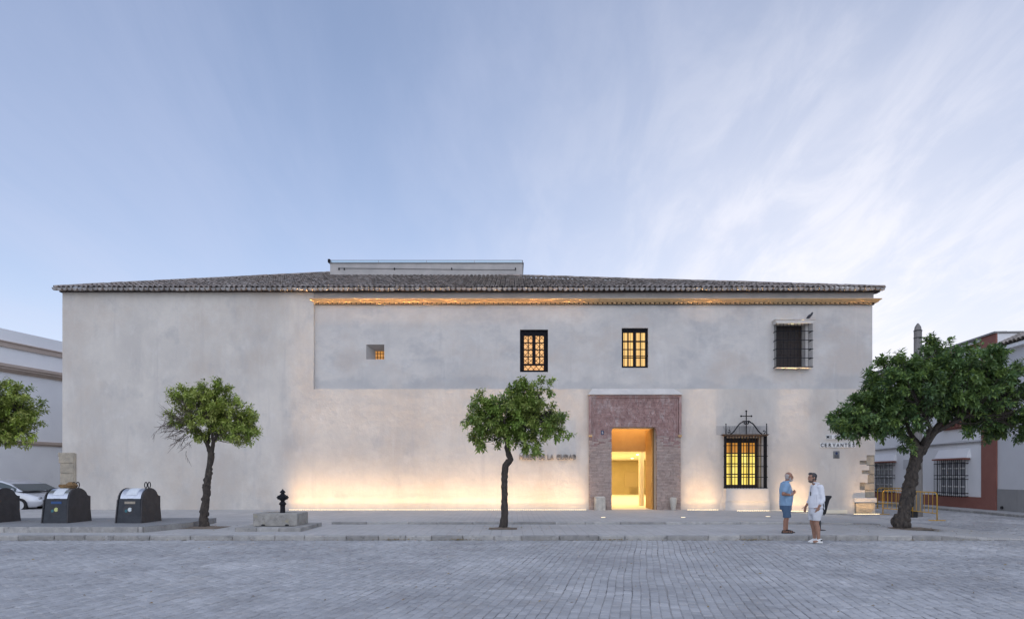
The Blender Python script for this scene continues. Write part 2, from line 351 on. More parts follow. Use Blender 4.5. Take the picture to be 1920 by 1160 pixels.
def pavement_mat(name, c1, c2, size, grout):
    m = pmat(name, c1, c2, scale=.6, lo=.35, hi=.68, rough=.88, spots=[((.34, .335, .33), 1.4, .56, .72, .45), ((.29, .285, .285), .5, .60, .72, .5), ((.60, .595, .59), 5, .58, .72, .35)])
    t = m.node_tree; b = t.nodes['Principled BSDF']
    geo = N(t, 'ShaderNodeNewGeometry')
    br = N(t, 'ShaderNodeTexBrick'); br.offset = 0; br.inputs['Scale'].default_value = 1; br.inputs['Mortar Size'].default_value = grout
    br.inputs['Brick Width'].default_value = size; br.inputs['Row Height'].default_value = size; br.inputs['Mortar Smooth'].default_value = .4
    br.inputs['Color1'].default_value = (1, 1, 1, 1); br.inputs['Color2'].default_value = (.88, .88, .88, 1); br.inputs['Mortar'].default_value = (.66, .66, .66, 1)
    L(t, geo.outputs['Position'], br.inputs['Vector'])
    src = b.inputs['Base Color'].links[0].from_socket
    mx = N(t, 'ShaderNodeMix', data_type='RGBA', blend_type='MULTIPLY'); mx.inputs[0].default_value = .8
    L(t, src, mx.inputs[6]); L(t, br.outputs['Color'], mx.inputs[7]); L(t, mx.outputs[2], b.inputs['Base Color'])
    bn = N(t, 'ShaderNodeBump'); bn.inputs['Strength'].default_value = .4; bn.inputs['Distance'].default_value = .006; bn.invert = True
    L(t, br.outputs['Fac'], bn.inputs['Height']); L(t, bn.outputs[0], b.inputs['Normal'])
    return m
M_pave = pavement_mat('pavement_tile', (.50, .49, .475), (.42, .415, .405), .30, .012)
M_pave2 = pavement_mat('pavement_tile_upper', (.50, .49, .475), (.42, .415, .405), .20, .009)
M_pad = pavement_mat('pad_plate', (.30, .305, .31), (.24, .245, .25), .06, .006)

def glow_mat(name, ca, cb, strength, vert=None):
    """lit room seen through a pane: emits"""
    m = bpy.data.materials.new(name); m.use_nodes = True; t = m.node_tree; b = t.nodes['Principled BSDF']
    geo = N(t, 'ShaderNodeNewGeometry'); mpn = N(t, 'ShaderNodeMapping'); mpn.inputs['Scale'].default_value = (9, 9, .8)
    L(t, geo.outputs['Position'], mpn.inputs[0])
    nz = N(t, 'ShaderNodeTexNoise'); nz.inputs['Scale'].default_value = 1.0; nz.inputs['Detail'].default_value = 2; L(t, mpn.outputs[0], nz.inputs['Vector'])
    mr = N(t, 'ShaderNodeMapRange'); L(t, nz.outputs[0], mr.inputs[0]); mr.inputs[1].default_value = .38; mr.inputs[2].default_value = .62
    mx = N(t, 'ShaderNodeMix', data_type='RGBA'); L(t, mr.outputs[0], mx.inputs[0]); mx.inputs[6].default_value = (*ca, 1); mx.inputs[7].default_value = (*cb, 1)
    b.inputs['Base Color'].default_value = (.1, .08, .05, 1); b.inputs['Roughness'].default_value = .12
    L(t, mx.outputs[2], b.inputs['Emission Color']); b.inputs['Emission Strength'].default_value = strength
    return m
M_glowA = glow_mat('lit_room_orange', lin((240, 184, 118)), lin((226, 160, 96)), .95)
M_glowB = glow_mat('lit_room_amber', lin((250, 204, 118)), lin((238, 182, 104)), .95)
M_glowC = glow_mat('lit_room_yellow', lin((255, 232, 120)), lin((250, 214, 84)), 1.0)
M_glowD = glow_mat('lit_room_deep', lin((206, 140, 52)), lin((188, 124, 44)), .9)

def smooth(a, b, x):
    t = max(0, min(1, (x-a)/(b-a))); return t*t*(3-2*t)

# ------------------------------------------------------------------ ground, road, pavement
YF = 28.2                         # facade plane
YK = 16.93                        # kerb face
YS = 20.8                         # upper step
def zpav(X, Y):
    z = .12 - .11 * smooth(11.3, 14.6, X)
    if X < -6.2: z += .075 * smooth(21.0, 27.5, Y)
    if X > 11: z -= .02 * smooth(24, 29, Y)
    return z
def zter(X, Y): return .195 - .15 * smooth(8.5, 17.0, X)

mb = MB(); mb.box(-900, 900, -300, 1500, -.6, -.03)
tag(mb.build('ground', M_ground), kind='structure')
mb = MB(); mb.quad((-40, -4, -.009), (46, -4, -.009), (46, 60, -.009), (-40, 60, -.009))
road = tag(mb.build('road', M_jointsand), kind='structure')

# granite setts: columns run toward a point right of the view axis
th = math.atan(.212); e1 = Vector((math.cos(th), -math.sin(th), 0)); e2 = Vector((math.sin(th), math.cos(th), 0))
PU, PV = .128, .168
rs = random.Random(3)
def in_road(X, Y):
    if Y < 5.6 or Y > 40: return False
    if X > 18.85 + .085*Y or X < -.86*Y - 1.6 or X > .92*Y + 2.5: return False
    if Y < YK - .09: return True
    return X > 14.3 and Y < 34
def sett_geo(w, l, rr, mbx=None, top=0.0):
    hw, hl = w/2, l/2; c = .010
    j = lambda a: rr.uniform(-a, a)
    lo = [(-hw+j(.004), -hl+j(.006)), (hw+j(.004), -hl+j(.006)), (hw+j(.004), hl+j(.006)), (-hw+j(.004), hl+j(.006))]
    V = []
    for (x, y) in lo: V.append((x, y, -.05))
    for (x, y) in lo: V.append((x, y, top - .0075))
    for (x, y) in lo:
        V.append((x*(1-c/hw), y*(1-c/hl), top + j(.0025)))
    V.append((j(.02), j(.02), top + .003 + j(.002)))
    Fc = [(i, (i+1) % 4, (i+1) % 4+4, i+4) for i in range(4)] + [(i+4, (i+1) % 4+4, (i+1) % 4+8, i+8) for i in range(4)] + [(i+8, (i+1) % 4+8, 12) for i in range(4)]
    return V, Fc
cand = []
for iu in range(-330, 420):
    cwob = rs.uniform(-.006, .006)
    for iv in range(-25, 285):
        u = iu*PU + cwob; v = (iv + (.5 if iu % 2 else 0)) * PV + rs.uniform(-.008, .008)
        u2 = u + .05*math.sin(v*.35 + u*.2) + .010*math.sin(v*2.1 - u*.8); v2 = v + .05*math.sin(u*.8) + .025*math.sin(u*2.3 + v*.5)
        X = u2*e1.x + v2*e2.x; Y = u2*e1.y + v2*e2.y
        if in_road(X, Y): cand.append((X, Y))
def in_frame(X, Y): return abs(X)/Y < .80 and Y > 1.75*F/270 + .05
near = sorted([c for c in cand if in_frame(*c)], key=lambda c: c[0]**2 + c[1]**2)[:300]
nearset = set(near)
variants = []
for k in range(8):
    m_ = MB(); m_.add(*sett_geo(PU-.007, PV-.009, rs))
    me = bpy.data.meshes.new('sett'); me.from_pydata(m_.v, [], m_.f); me.materials.append(M_sett); variants.append(me)
for (X, Y) in near:
    o = link('sett', rs.choice(variants), road, (X, Y, rs.uniform(-.004, .004)), (rs.uniform(-.015, .015), rs.uniform(-.02, .02), -th + rs.uniform(-.02, .02) + rs.choice((0, math.pi))))
mb = MB()
for (X, Y) in cand:
    if (X, Y) in nearset: continue
    V, Fc = sett_geo(PU-.007, PV-.009, rs, top=rs.uniform(-.006, .005))
    ca, sa = math.cos(-th + rs.uniform(-.02, .02)), math.sin(-th + rs.uniform(-.02, .02))
    mb.tint = rs.random() + .001
    tx, ty = rs.uniform(-.018, .018), rs.uniform(-.018, .018)
    mb.add([(X + x*ca - y*sa, Y + x*sa + y*ca, z + (x*tx + y*ty if z > -.04 else 0)) for x, y, z in V], Fc)
o = mb.build('sett_field', M_sett, road); o['kind'] = 'stuff'

# painted line fragment on the right of the road
mb = MB(); 
for k in range(9):
    a = Vector((11.75 + k*.33, 14.62 - k*.19 + .02*math.sin(k*3), .010)); d = Vector((.30, -.17, 0)); n_ = Vector((.02, .035, 0))
    mb.quad(a, a+d, a+d+n_, a+n_)
tag(mb.build('road_line', pmat('worn_white_line', (.62, .62, .62), (.36, .36, .36), scale=9, rough=.9)), kind='structure')

# pavement sheet
def sheet(name, x0, x1, y0, y1, zf, mat, nx, ny, skirt=.3, keep=None):
    mb = MB(); V = []; Fc = []
    for j in range(ny+1):
        for i in range(nx+1):
            X = x0 + (x1-x0)*i/nx; Y = y0 + (y1-y0)*j/ny; V.append((X, Y, zf(X, Y)))
    for j in range(ny):
        for i in range(nx):
            a = j*(nx+1)+i; Fc.append((a, a+1, a+nx+2, a+nx+1))
    mb.add(V, Fc)
    for i in range(nx):
        for j in (0, ny):
            p = V[j*(nx+1)+i]; q = V[j*(nx+1)+i+1]; mb.quad(p, q, (q[0], q[1], -.2), (p[0], p[1], -.2))
    for j in range(ny):
        for i in (0, nx):
            p = V[j*(nx+1)+i]; q = V[(j+1)*(nx+1)+i]; mb.quad(p, q, (q[0], q[1], -.2), (p[0], p[1], -.2))
    return tag(mb.build(name, mat), kind='structure')
pav = sheet('pavement', -30, 14.6, YK+.14, 31, zpav, M_pave, 90, 28)
ter = sheet('upper_pavement', -6.0, 12.2, YS+.12, YF+.3, zter, M_pave2, 40, 8)
# kerbs
def kerb_row(parent, name, x0, x1, yf, dep, zt, mat, rr, lmin, lmax):
    x = x0
    while x < x1:
        l = rr.uniform(lmin, lmax); xe = min(x+l, x1)
        m_ = MB(); za, zb = zt(x), zt(xe)
        jy = rr.uniform(-.008, .008); jz = rr.uniform(-.006, .006)
        m_.box(0, xe-x-.012, 0, dep, -.25, 0, .018)
        m_.v = [(vx, vy + (.006*math.sin(vx*9+x) if vy < .05 else 0), vz + (za + (zb-za)*vx/(xe-x) if vz > -.1 else 0)) for vx, vy, vz in m_.v]
        m_.build(name, mat, parent, loc=(x, yf+jy, jz))
        x = xe
kerb = tag(link('kerb', None), kind='structure')
kr = random.Random(5)
mb = MB(); mb.box(-30, 12.9, YK+.03, YK+.13, -.3, .02); bpy.data.objects.remove(kerb)
kerb = tag(mb.build('kerb', M_kerb), kind='structure')
kerb_row(kerb, 'kerb_stone', -18.0, 13.0, YK, .16, lambda X: .125 - .115*smooth(11.3, 13.2, X), M_kerb, kr, .7, 1.15)
mb = MB(); mb.box(-5.9, 12.1, YS+.03, YS+.13, -.1, .06)
stp = tag(mb.build('pavement_step', M_kerb), kind='structure')
kerb_row(stp, 'step_stone', -5.95, 12.2, YS, .15, lambda X: zter(X, YS)+.003, M_kerb, kr, .9, 1.5)

# tree pits
def pit(X, Y, w, d, z):
    mb = MB(); n = 10
    V = []; Fc = []
    for j in range(n+1):
        for i in range(n+1):
            r = math.hypot(i-n/2, j-n/2)/(n/2)
            V.append((X + w*(i/n-.5), Y + d*(j/n-.5), z + .006 + max(0, .05*(1-r)) + random.uniform(0, .012)*(r < .95)))
    for j in range(n):
        for i in range(n): a = j*(n+1)+i; Fc.append((a, a+1, a+n+2, a+n+1))
    mb.add(V, Fc); tag(mb.build('tree_pit', M_earth), kind='structure')

# ------------------------------------------------------------------ the museum
mus = empty('museum_building', (0, YF, 0), 0, 'long grey plaster two-storey museum with brick portal and tiled hipped roof', 'building')
def part(mb, name, mat, parent=mus, **kw):      # parts of the museum are written in world metres
    mb.v = [(x, y - YF, z) for x, y, z in mb.v]
    return mb.build(name, mat, parent, **kw)
def sub(mb, name, mat, parent, **kw):
    mb.v = [(x, y - YF, z) for x, y, z in mb.v]
    return mb.build(name, mat, parent, **kw)

def wall_grid(mb, x0, x1, z0, z1, y, openings):
    xs = sorted({x0, x1, *[min(max(v, x0), x1) for o in openings for v in o[:2]]})
    zs = sorted({z0, z1, *[min(max(v, z0), z1) for o in openings for v in o[2:4]]})
    def hole(i, j):
        if i < 0 or j < 0 or i >= len(xs)-1 or j >= len(zs)-1: return None
        cx = (xs[i]+xs[i+1])/2; cz = (zs[j]+zs[j+1])/2
        for o in openings:
            if o[0] < cx < o[1] and o[2] < cz < o[3]: return o
        return None
    for i in range(len(xs)-1):
        for j in range(len(zs)-1):
            a, b, c, d = xs[i], xs[i+1], zs[j], zs[j+1]
            h = hole(i, j)
            if h is None: mb.quad((a, y, c), (b, y, c), (b, y, d), (a, y, d)); continue
            dp = h[4]
            for di, dj, p, q in ((-1, 0, (a, c), (a, d)), (1, 0, (b, c), (b, d)), (0, -1, (a, c), (b, c)), (0, 1, (a, d), (b, d))):
                ii, jj = i+di, j+dj
                if ii < 0 or jj < 0 or ii >= len(xs)-1 or jj >= len(zs)-1: continue
                nb = hole(ii, jj)
                if nb is None: mb.quad((p[0], y, p[1]), (q[0], y, q[1]), (q[0], y+dp, q[1]), (p[0], y+dp, p[1]))
def Xf(x): return fx(x, YF)
def Zf(y): return fz(y, YF)
XL, XR = Xf(117), Xf(1641); XS = Xf(588); ZLEDGE = Zf(729); RC = .17; YU = YF + RC
ZTOP = 9.95
# left block
mb = MB(); wall_grid(mb, XL, XS, -.2, ZTOP, YF, [])
mb.quad((XL, YF, -.2), (XL, YF+24, -.2), (XL, YF+24, ZTOP), (XL, YF, ZTOP))
mb.quad((XS, YF, ZLEDGE), (XS, YU+.3, ZLEDGE), (XS, YU+.3, ZTOP), (XS, YF, ZTOP))
part(mb, 'wall', M_plaster)
# lower right block with the openings
DX0, DX1, DZ1 = Xf(1146), Xf(1230), Zf(801)
GX0, GX1, GZ0, GZ1 = Xf(1358), Xf(1427), Zf(914), Zf(820)
quo = [(1625, 1642, 853, 872), (1630, 1642, 872, 889), (1627, 1642, 889, 905), (1621, 1642, 905, 918), (1622, 1642, 918, 932),
       (1612, 1626, 863, 870), (1616, 1630, 881, 888), (1612, 1622, 904, 918)]
ops = [(DX0, DX1, -.3, DZ1, .95), (GX0, GX1, GZ0, GZ1, .5)] + [(Xf(a), Xf(b)+.02, Zf(d), Zf(c), .07) for a, b, c, d in quo]
mb = MB(); wall_grid(mb, XS, XR, -.2, ZLEDGE, YF, ops)
mb.quad((XS, YF, ZLEDGE), (XR, YF, ZLEDGE), (XR, YU+.05, ZLEDGE), (XS, YU+.05, ZLEDGE))
mb.quad((XR, YF+.07, -.2), (XR, YF+20, -.2), (XR, YF+20, ZLEDGE), (XR, YF+.07, ZLEDGE))
mb.quad((XR, YF, Zf(853)), (XR, YF+.07, Zf(853)), (XR, YF+.07, ZLEDGE), (XR, YF, ZLEDGE))
part(mb, 'wall', M_plaster)
# upper right wall, set back
W1 = (Xf(975), Xf(1028), Zf(696), Zf(616)); W2 = (Xf(1167), Xf(1217), Zf(688), Zf(613)); W3 = (Xf(1458), Xf(1512), Zf(687), Zf(606)); W0 = (Xf(685), Xf(719), Zf(672), Zf(644))
ops = [(*W1, .20), (*W2, .22), (*W3, .45), (*W0, .62)]
mb = MB(); wall_grid(mb, XS, XR-.03, ZLEDGE-.1, 9.7, YU, ops)
mb.quad((XR-.03, YU, ZLEDGE), (XR-.03, YF+20, ZLEDGE), (XR-.03, YF+20, ZTOP), (XR-.03, YU, ZTOP))
part(mb, 'wall', M_plaster_up)
# frieze and cornice
mb = MB(); mb.box(XS+.002, XR-.05, YF+.04, YF+.6, 9.62, ZTOP+.02)
part(mb, 'frieze', M_frieze)
mb = MB()
cx0, cx1 = XS-.05, XR
for (z0, z1, pr) in ((9.585, 9.625, .26), (9.545, 9.585, .20), (9.495, 9.545, .16)):
    mb.box(cx0 - (pr-.16), cx1 + pr*.9, YF + .12 - pr, YF+.3, z0, z1)
cor = part(mb, 'cornice', M_cornice)
mb = MB(); mb.box(cx0+.05, cx1+.03, YF+.11, YF+.29, 9.405, 9.494); sub(mb, 'cornice_gap_backing', M_under, cor)  # dark backing: shade of the gaps between cornice tiles put into its colour
def half_tile(length, r0, r1, seg=6, thick=.014, up=True):
    """barrel tile along +Y (from low end y=0 to y=length), arch upward (cover) or downward (channel)"""
    m_ = MB(); V = []; sg = 1 if up else -1
    for (y, r) in ((0, r0), (length, r1)):
        for rr in (r, r-thick):
            for k in range(seg+1):
                a = math.pi*k/seg; V.append((-rr*math.cos(a), y, sg*rr*math.sin(a)*(.92 if up else 1.3)))
    n = seg+1; Fc = []
    for k in range(seg):
        Fc += [(k, k+1, 2*n+k+1, 2*n+k), (n+k, 3*n+k, 3*n+k+1, n+k+1), (k, n+k, n+k+1, k+1), (2*n+k, 2*n+k+1, 3*n+k+1, 3*n+k)]
    Fc += [(0, 2*n, 3*n, n), (seg, n+seg, 3*n+seg, 2*n+seg)]
    m_.add(V, Fc); return m_
ct = half_tile(.16, .078, .074, 6); me_ct = bpy.data.meshes.new('cornice_tile'); 
ct.mi = 0
ct.add([(-.070*math.cos(math.pi*k/6), .012, .92*.070*math.sin(math.pi*k/6)) for k in range(7)], [tuple(range(7))])
me_ct.from_pydata(ct.v, [], ct.f); me_ct.materials.append(M_cornice); me_ct.polygons.foreach_set('use_smooth', [True]*len(ct.f)); me_ct.set_sharp_from_angle(angle=R(40))
x = XS + .10
while x < XR - .05:
    link('cornice_tile', me_ct, cor, (x + random.uniform(-.008, .008), -.005 + random.uniform(-.008, .008), 9.415 + random.uniform(-.004, .004)), (0, 0, random.uniform(-.04, .04)))
    x += .2125

# roof -------------------------------------------------------------
SL = .386; YE = YF - .26; ZE = 10.02; XE0, XE1 = XL - .18, XR + .28; PITCH = .2265; ROW = .33; YBOX = YF + 7.0
def zroof(Y): return ZE + SL*(Y-YE)
HIPR = .42
def dmax(X):
    return min(X - XE0, (XE1 - X)*HIPR, 9.6) if not (-10.2 < X < .6) else min(X - XE0, (XE1 - X)*HIPR, YBOX - YE + .15)
mb = MB()
# bedding sheet under the tiles and the other slopes
hipL = (XE0 + 9.6, YE + 9.6); hipR = (XE1 - 7.2/HIPR, YE + 7.2)
A = (XE0, YE); B = (XE1, YE)
def P3(p, dz=0.0): return (p[0], p[1], zroof(p[1]) + dz)
dz = -.02
mb.add([P3(A, dz), P3(B, dz), P3((XE1-9.6/HIPR*1.0, YE+9.6), dz), P3(hipL, dz)], [(0, 1, 2, 3)])
mb.add([P3(A, dz), P3(hipL, dz), (hipL[0], YF+24, zroof(hipL[1])), (XE0, YF+24, ZE)], [(0, 1, 2, 3)])
mb.add([P3(B, dz), (XE1, YF+20, ZE), (XE1-9.6/HIPR, YF+20, zroof(YE+9.6)), P3((XE1-9.6/HIPR, YE+9.6), dz)], [(0, 1, 2, 3)])
mb.quad((hipL[0], hipL[1], zroof(hipL[1])), (XE1-9.6/HIPR, YE+9.6, zroof(YE+9.6)), (XE1-9.6/HIPR, YF+24, zroof(YE+9.6)), (hipL[0], YF+24, zroof(hipL[1])))
mb.box(XE0+.1, XE1-.1, YE+.18, YE+.5, ZE-.10, ZE+.06)
roof = part(mb, 'roof', M_under)
slope = math.atan(SL)
me_cov = []; me_ch = []; me_ridge = []
for k in range(4):
    m_ = half_tile(.44, .092 + .004*k/3, .078, 6); me = bpy.data.meshes.new('roof_tile'); me.from_pydata(m_.v, [], m_.f); me.materials.append(M_tile)
    me.polygons.foreach_set('use_smooth', [True]*len(m_.f)); me.set_sharp_from_angle(angle=R(45)); me_cov.append(me)
m_ = half_tile(.46, .106, .09, 8, thick=.02, up=False); me = bpy.data.meshes.new('eave_tile')
V2 = len(m_.v)
m_.mi = 1; m_.add([(-.088*math.cos(math.pi*k/8), .010, -1.3*.088*math.sin(math.pi*k/8)) for k in range(9)] + [(.0, .012, .012)], [tuple(range(9)) ])
me.from_pydata(m_.v, [], m_.f); me.materials.append(M_tile); me.materials.append(M_mortar); me.polygons.foreach_set('material_index', m_.m)
me.polygons.foreach_set('use_smooth', [q == 0 for q in m_.m]); me.set_sharp_from_angle(angle=R(45)); me_ch = me
m_ = half_tile(.48, .12, .10, 6, thick=.02); me_rd = bpy.data.meshes.new('ridge_tile'); me_rd.from_pydata(m_.v, [], m_.f); me_rd.materials.append(M_tile)
rt = random.Random(11)
bulk = MB(); covt = half_tile(.44, .094, .078, 5)
ncol = int((XE1 - XE0)/PITCH)
Mx = Matrix.Rotation(slope, 4, 'X')
for i in range(ncol+1):
    X = XE0 + .06 + i*PITCH + rt.uniform(-.012, .012)
    j_ = rt.uniform(-.02, .02)
    link('eave_tile', me_ch, roof, (X, YE - YF - .10 + j_, zroof(YE - .10) + .055 + rt.uniform(-.012, .012)), (slope*.6, 0, rt.uniform(-.05, .05)))
    Xc = X + PITCH/2
    if Xc > XE1: continue
    link('roof_tile', rt.choice(me_cov), roof, (Xc, YE - YF + .03 + rt.uniform(-.02, .02), zroof(YE+.03) + .045), (slope + rt.uniform(-.02, .02), rt.uniform(-.03, .03), rt.uniform(-.05, .05)))
    d = ROW*math.cos(slope)
    while d < dmax(Xc) - .1:
        M_ = Matrix.Translation((Xc + rt.uniform(-.012, .012), YE + d + rt.uniform(-.02, .02), zroof(YE+d) + .055 + rt.uniform(-.006, .010))) @ Matrix.Rotation(rt.uniform(-.06, .06), 4, 'Z') @ Matrix.Rotation(slope - .075 + rt.uniform(-.025, .025), 4, 'X') @ Matrix.Rotation(rt.uniform(-.05, .05), 4, 'Y')
        bulk.tint = rt.random() + .001
        bulk.add([M_ @ Vector(p) for p in covt.v], covt.f)
        d += ROW*math.cos(slope)
o = sub(bulk, 'roof_tile_field', M_tile, roof); o['kind'] = 'stuff'
# hip ridges
def ridge(p0, p1):
    p0 = Vector(p0); p1 = Vector(p1); d = p1-p0; n = int(d.length/.38); az = math.atan2(-d.x, d.y); el = math.atan2(d.z, math.hypot(d.x, d.y))
    for k in range(n):
        q = p0 + d*(k/n)
        link('ridge_tile', me_rd, roof, (q.x, q.y - YF, q.z + rt.uniform(0, .012)), (el + .035 + rt.uniform(-.015, .015), rt.uniform(-.06, .06), az + rt.uniform(-.04, .04)))
ridge(P3(A, .03), P3((hipL[0], hipL[1]), .05))
ridge(P3(B, .03), P3((XE1-7.2/HIPR, YE+7.2), .05))

# rooftop volume behind the front slope
mb = MB(); bx0, bx1, bzt = fx(619, YBOX), fx(980, YBOX), fz(493.5, YBOX)
mb.box(bx0, bx1, YBOX, YBOX+9, 11.5, bzt)
pent = part(mb, 'rooftop_volume', M_frieze)
mb = MB()
mb.box(bx0-.06, bx1+.06, YBOX-.05, YBOX+.1, bzt, bzt+.03); mb.box(bx0-.06, bx0+.1, YBOX+.1, YBOX+9, bzt, bzt+.03); mb.box(bx1-.1, bx1+.06, YBOX+.1, YBOX+9, bzt, bzt+.03)
sub(mb, 'coping', M_plaque, pent)
mb = MB()
mb.tube([(bx0, YBOX+.02, bzt+.17), (bx1, YBOX+.02, bzt+.17)], .014)
for k in range(5):
    xx = bx0 + .02 + (bx1-bx0-.04)*k/4; mb.tube([(xx, YBOX+.02, bzt), (xx, YBOX+.02, bzt+.17)], .012)
mb.tube([(bx0, YBOX+.02, bzt+.17), (bx0, YBOX+9, bzt+.17)], .014); mb.tube([(bx1, YBOX+.02, bzt+.17), (bx1, YBOX+9, bzt+.17)], .014)
sub(mb, 'guard_rail', M_plaque, pent)
mb = MB(); mb.box(bx0-.10, bx0+.02, YBOX-.12, YBOX+.02, bzt+.02, bzt+.2)
sub(mb, 'rail_end_bracket', M_iron, pent)
mb = MB(); zc = fz(504, YBOX); mb.tube([(bx0+.5, YBOX-.03, zc+.03), (bx0+3.6, YBOX-.03, zc), (bx0+6.8, YBOX-.03, zc-.04), (bx1-.4, YBOX-.03, zc-.06), (bx1-.4, YBOX-.03, zc-.14)], .010)
for xx in (bx0+.5, bx0+.8, bx0+3.6, bx0+6.8, bx1-.4): mb.box(xx-.03, xx+.03, YBOX-.045, YBOX+.002, zc-.06, zc+.05)
sub(mb, 'facade_cable', M_iron, pent)
for k in range(4):
    glassm = MATS.get('rail_glass') or pmat('rail_glass', (.75, .85, .85), rough=.05)
    glassm.node_tree.nodes['Principled BSDF'].inputs['Transmission Weight'].default_value = 1; glassm.node_tree.nodes['Principled BSDF'].inputs['IOR'].default_value = 1.05
    mb = MB(); a = bx0 + .04 + (bx1-bx0-.04)*k/4; b = bx0 + (bx1-bx0-.04)*(k+1)/4; mb.box(a, b, YBOX+.014, YBOX+.022, bzt+.032, bzt+.155)
    sub(mb, 'glass_panel', glassm, pent)

# windows ------------------------------------------------------------
def casement(name, x0, x1, z0, z1, y, glow, rows, cols_leaf, leaf_gap=.16, top=.2, side=.16, bottom=.14, extra_bottom=0.0, fm=M_winframe, glow_rows=None, munt=.045):
    """frame with two leaves; each pane a lit pane of its own"""
    mb = MB(); fr = .05
    gx0, gx1, gz0, gz1 = x0+side, x1-side, z0+bottom+extra_bottom, z1-top
    mb.box(x0, gx0, y, y+.06, z0, z1); mb.box(gx1, x1, y, y+.06, z0, z1)
    mb.box(gx0, gx1, y, y+.06, gz1, z1); mb.box(gx0, gx1, y, y+.06, gz0-.09, gz0)
    mb.box(gx0, gx1, y, y+.06, z0, z0+bottom*.75 if extra_bottom else gz0-.09)
    cxm = (gx0+gx1)/2; mb.box(cxm-leaf_gap/2, cxm+leaf_gap/2, y-.012, y+.06, gz0, gz1)
    panes = []
    for (a, b) in ((gx0, cxm-leaf_gap/2), (cxm+leaf_gap/2, gx1)):
        for c in range(1, cols_leaf): xx = a + (b-a)*c/cols_leaf; mb.box(xx-munt/2, xx+munt/2, y+.006, y+.05, gz0, gz1)
        for r in range(1, rows): zz_ = gz0 + (gz1-gz0)*r/rows; mb.box(a, b, y+.010, y+.054, zz_-munt/2, zz_+munt/2)
        for c in range(cols_leaf):
            for r in range(rows): panes.append((a+(b-a)*c/cols_leaf, a+(b-a)*(c+1)/cols_leaf, gz0+(gz1-gz0)*r/rows, gz0+(gz1-gz0)*(r+1)/rows, r))
    if extra_bottom: panes.append((gx0-.05, gx1+.05, z0+bottom*.75, gz0-.09, 0))
    win = part(mb, name, fm)
    for a, b, c, d, r in panes:
        m_ = MB(); m_.box(a, b, y+.030, y+.036, c, d)
        sub(m_, 'pane', (glow_rows[r] if glow_rows else glow), win)
    return win
def bars(mb, x0, x1, y, z0, z1, nx, r, zs, rh=None):
    pass
# W1 : diamond lattice over a casement
win1 = casement('window', *W1, YU+.12, M_glowA, 4, 2, leaf_gap=.15, top=.26, side=.19, bottom=.14, extra_bottom=.26)
win1['label'] = 'dark casement window behind a diamond lattice grille'
mb = MB(); x0, x1, z0, z1 = W1
mb.box(x0, x0+.03, YU+.03, YU+.06, z0, z1); mb.box(x1-.03, x1, YU+.03, YU+.06, z0, z1); mb.box(x0+.03, x1-.03, YU+.03, YU+.06, z0, z0+.03); mb.box(x0+.03, x1-.03, YU+.03, YU+.06, z1-.03, z1)
g1 = sub(mb, 'lattice_grille', M_iron, win1)
def clipseg(p, q, x0, x1, z0, z1):
    t0, t1 = 0.0, 1.0; dx, dz_ = q[0]-p[0], q[1]-p[1]
    for a, b in ((-dx, p[0]-x0), (dx, x1-p[0]), (-dz_, p[1]-z0), (dz_, z1-p[1])):
        if abs(a) < 1e-9:
            if b < 0: return None
        else:
            t = b/a
            if a < 0: t0 = max(t0, t)
            else: t1 = min(t1, t)
    return None if t0 >= t1 else ((p[0]+t0*dx, p[1]+t0*dz_), (p[0]+t1*dx, p[1]+t1*dz_))
mb = MB(); st = .245; 
for k in range(-10, 20):
    for sg in (1, -1):
        s_ = clipseg((x0 + k*st - (0 if sg > 0 else 0), z0), (x0 + k*st + sg*4, z0 + 4*1.05), x0+.02, x1-.02, z0+.02, z1-.02)
        if s_: mb.tube([(s_[0][0], YU+.045 + .008*sg, s_[0][1]), (s_[1][0], YU+.045 + .008*sg, s_[1][1])], .012, 5)
o = sub(mb, 'lattice_bar', M_iron, win1); o['kind'] = 'stuff'
# W2 : casement with upright bars and two flat bands
win2 = casement('window', *W2, YU+.13, M_glowB, 4, 2, leaf_gap=.13, top=.19, side=.10, bottom=.10)
win2['label'] = 'dark casement window lit amber with plain upright bars'
x0, x1, z0, z1 = W2
for f_ in (.345, .70):
    mb = MB(); mb.box(x0-.01, x1+.01, YU+.035, YU+.047, z1-(z1-z0)*f_-.018, z1-(z1-z0)*f_+.018); sub(mb, 'band', M_iron, win2)
for k in range(1, 9):
    xx = x0 + (x1-x0)*k/9
    mb = MB(); mb.tube([(xx, YU+.055, z0), (xx, YU+.055, z1)], .009, 6); sub(mb, 'bar', M_iron, win2)
# W0 : small deep window
mb = MB(); x0, x1, z0, z1 = W0
xo = x0 + .02
mb.box(x0-.02, x1+.02, YU+.62, YU+.66, z0-.3, z1+.1)
w0 = part(mb, 'small_window', M_glowD); w0['label'] = 'small deep set square window with iron grid'
for k in range(1, 9):
    xx = x0 + (x1-x0+.35)*k/9
    if xx < x1 + .0: 
        mb = MB(); mb.box(xx-.012, xx+.012, YU+.56, YU+.58, z0, z1); sub(mb, 'bar', M_iron, w0)
for zz_ in (z0+.19, z0+.37, z0+.55):
    mb = MB(); mb.box(x0, x1, YU+.582, YU+.60, zz_-.012, zz_+.012); sub(mb, 'bar', M_iron, w0)
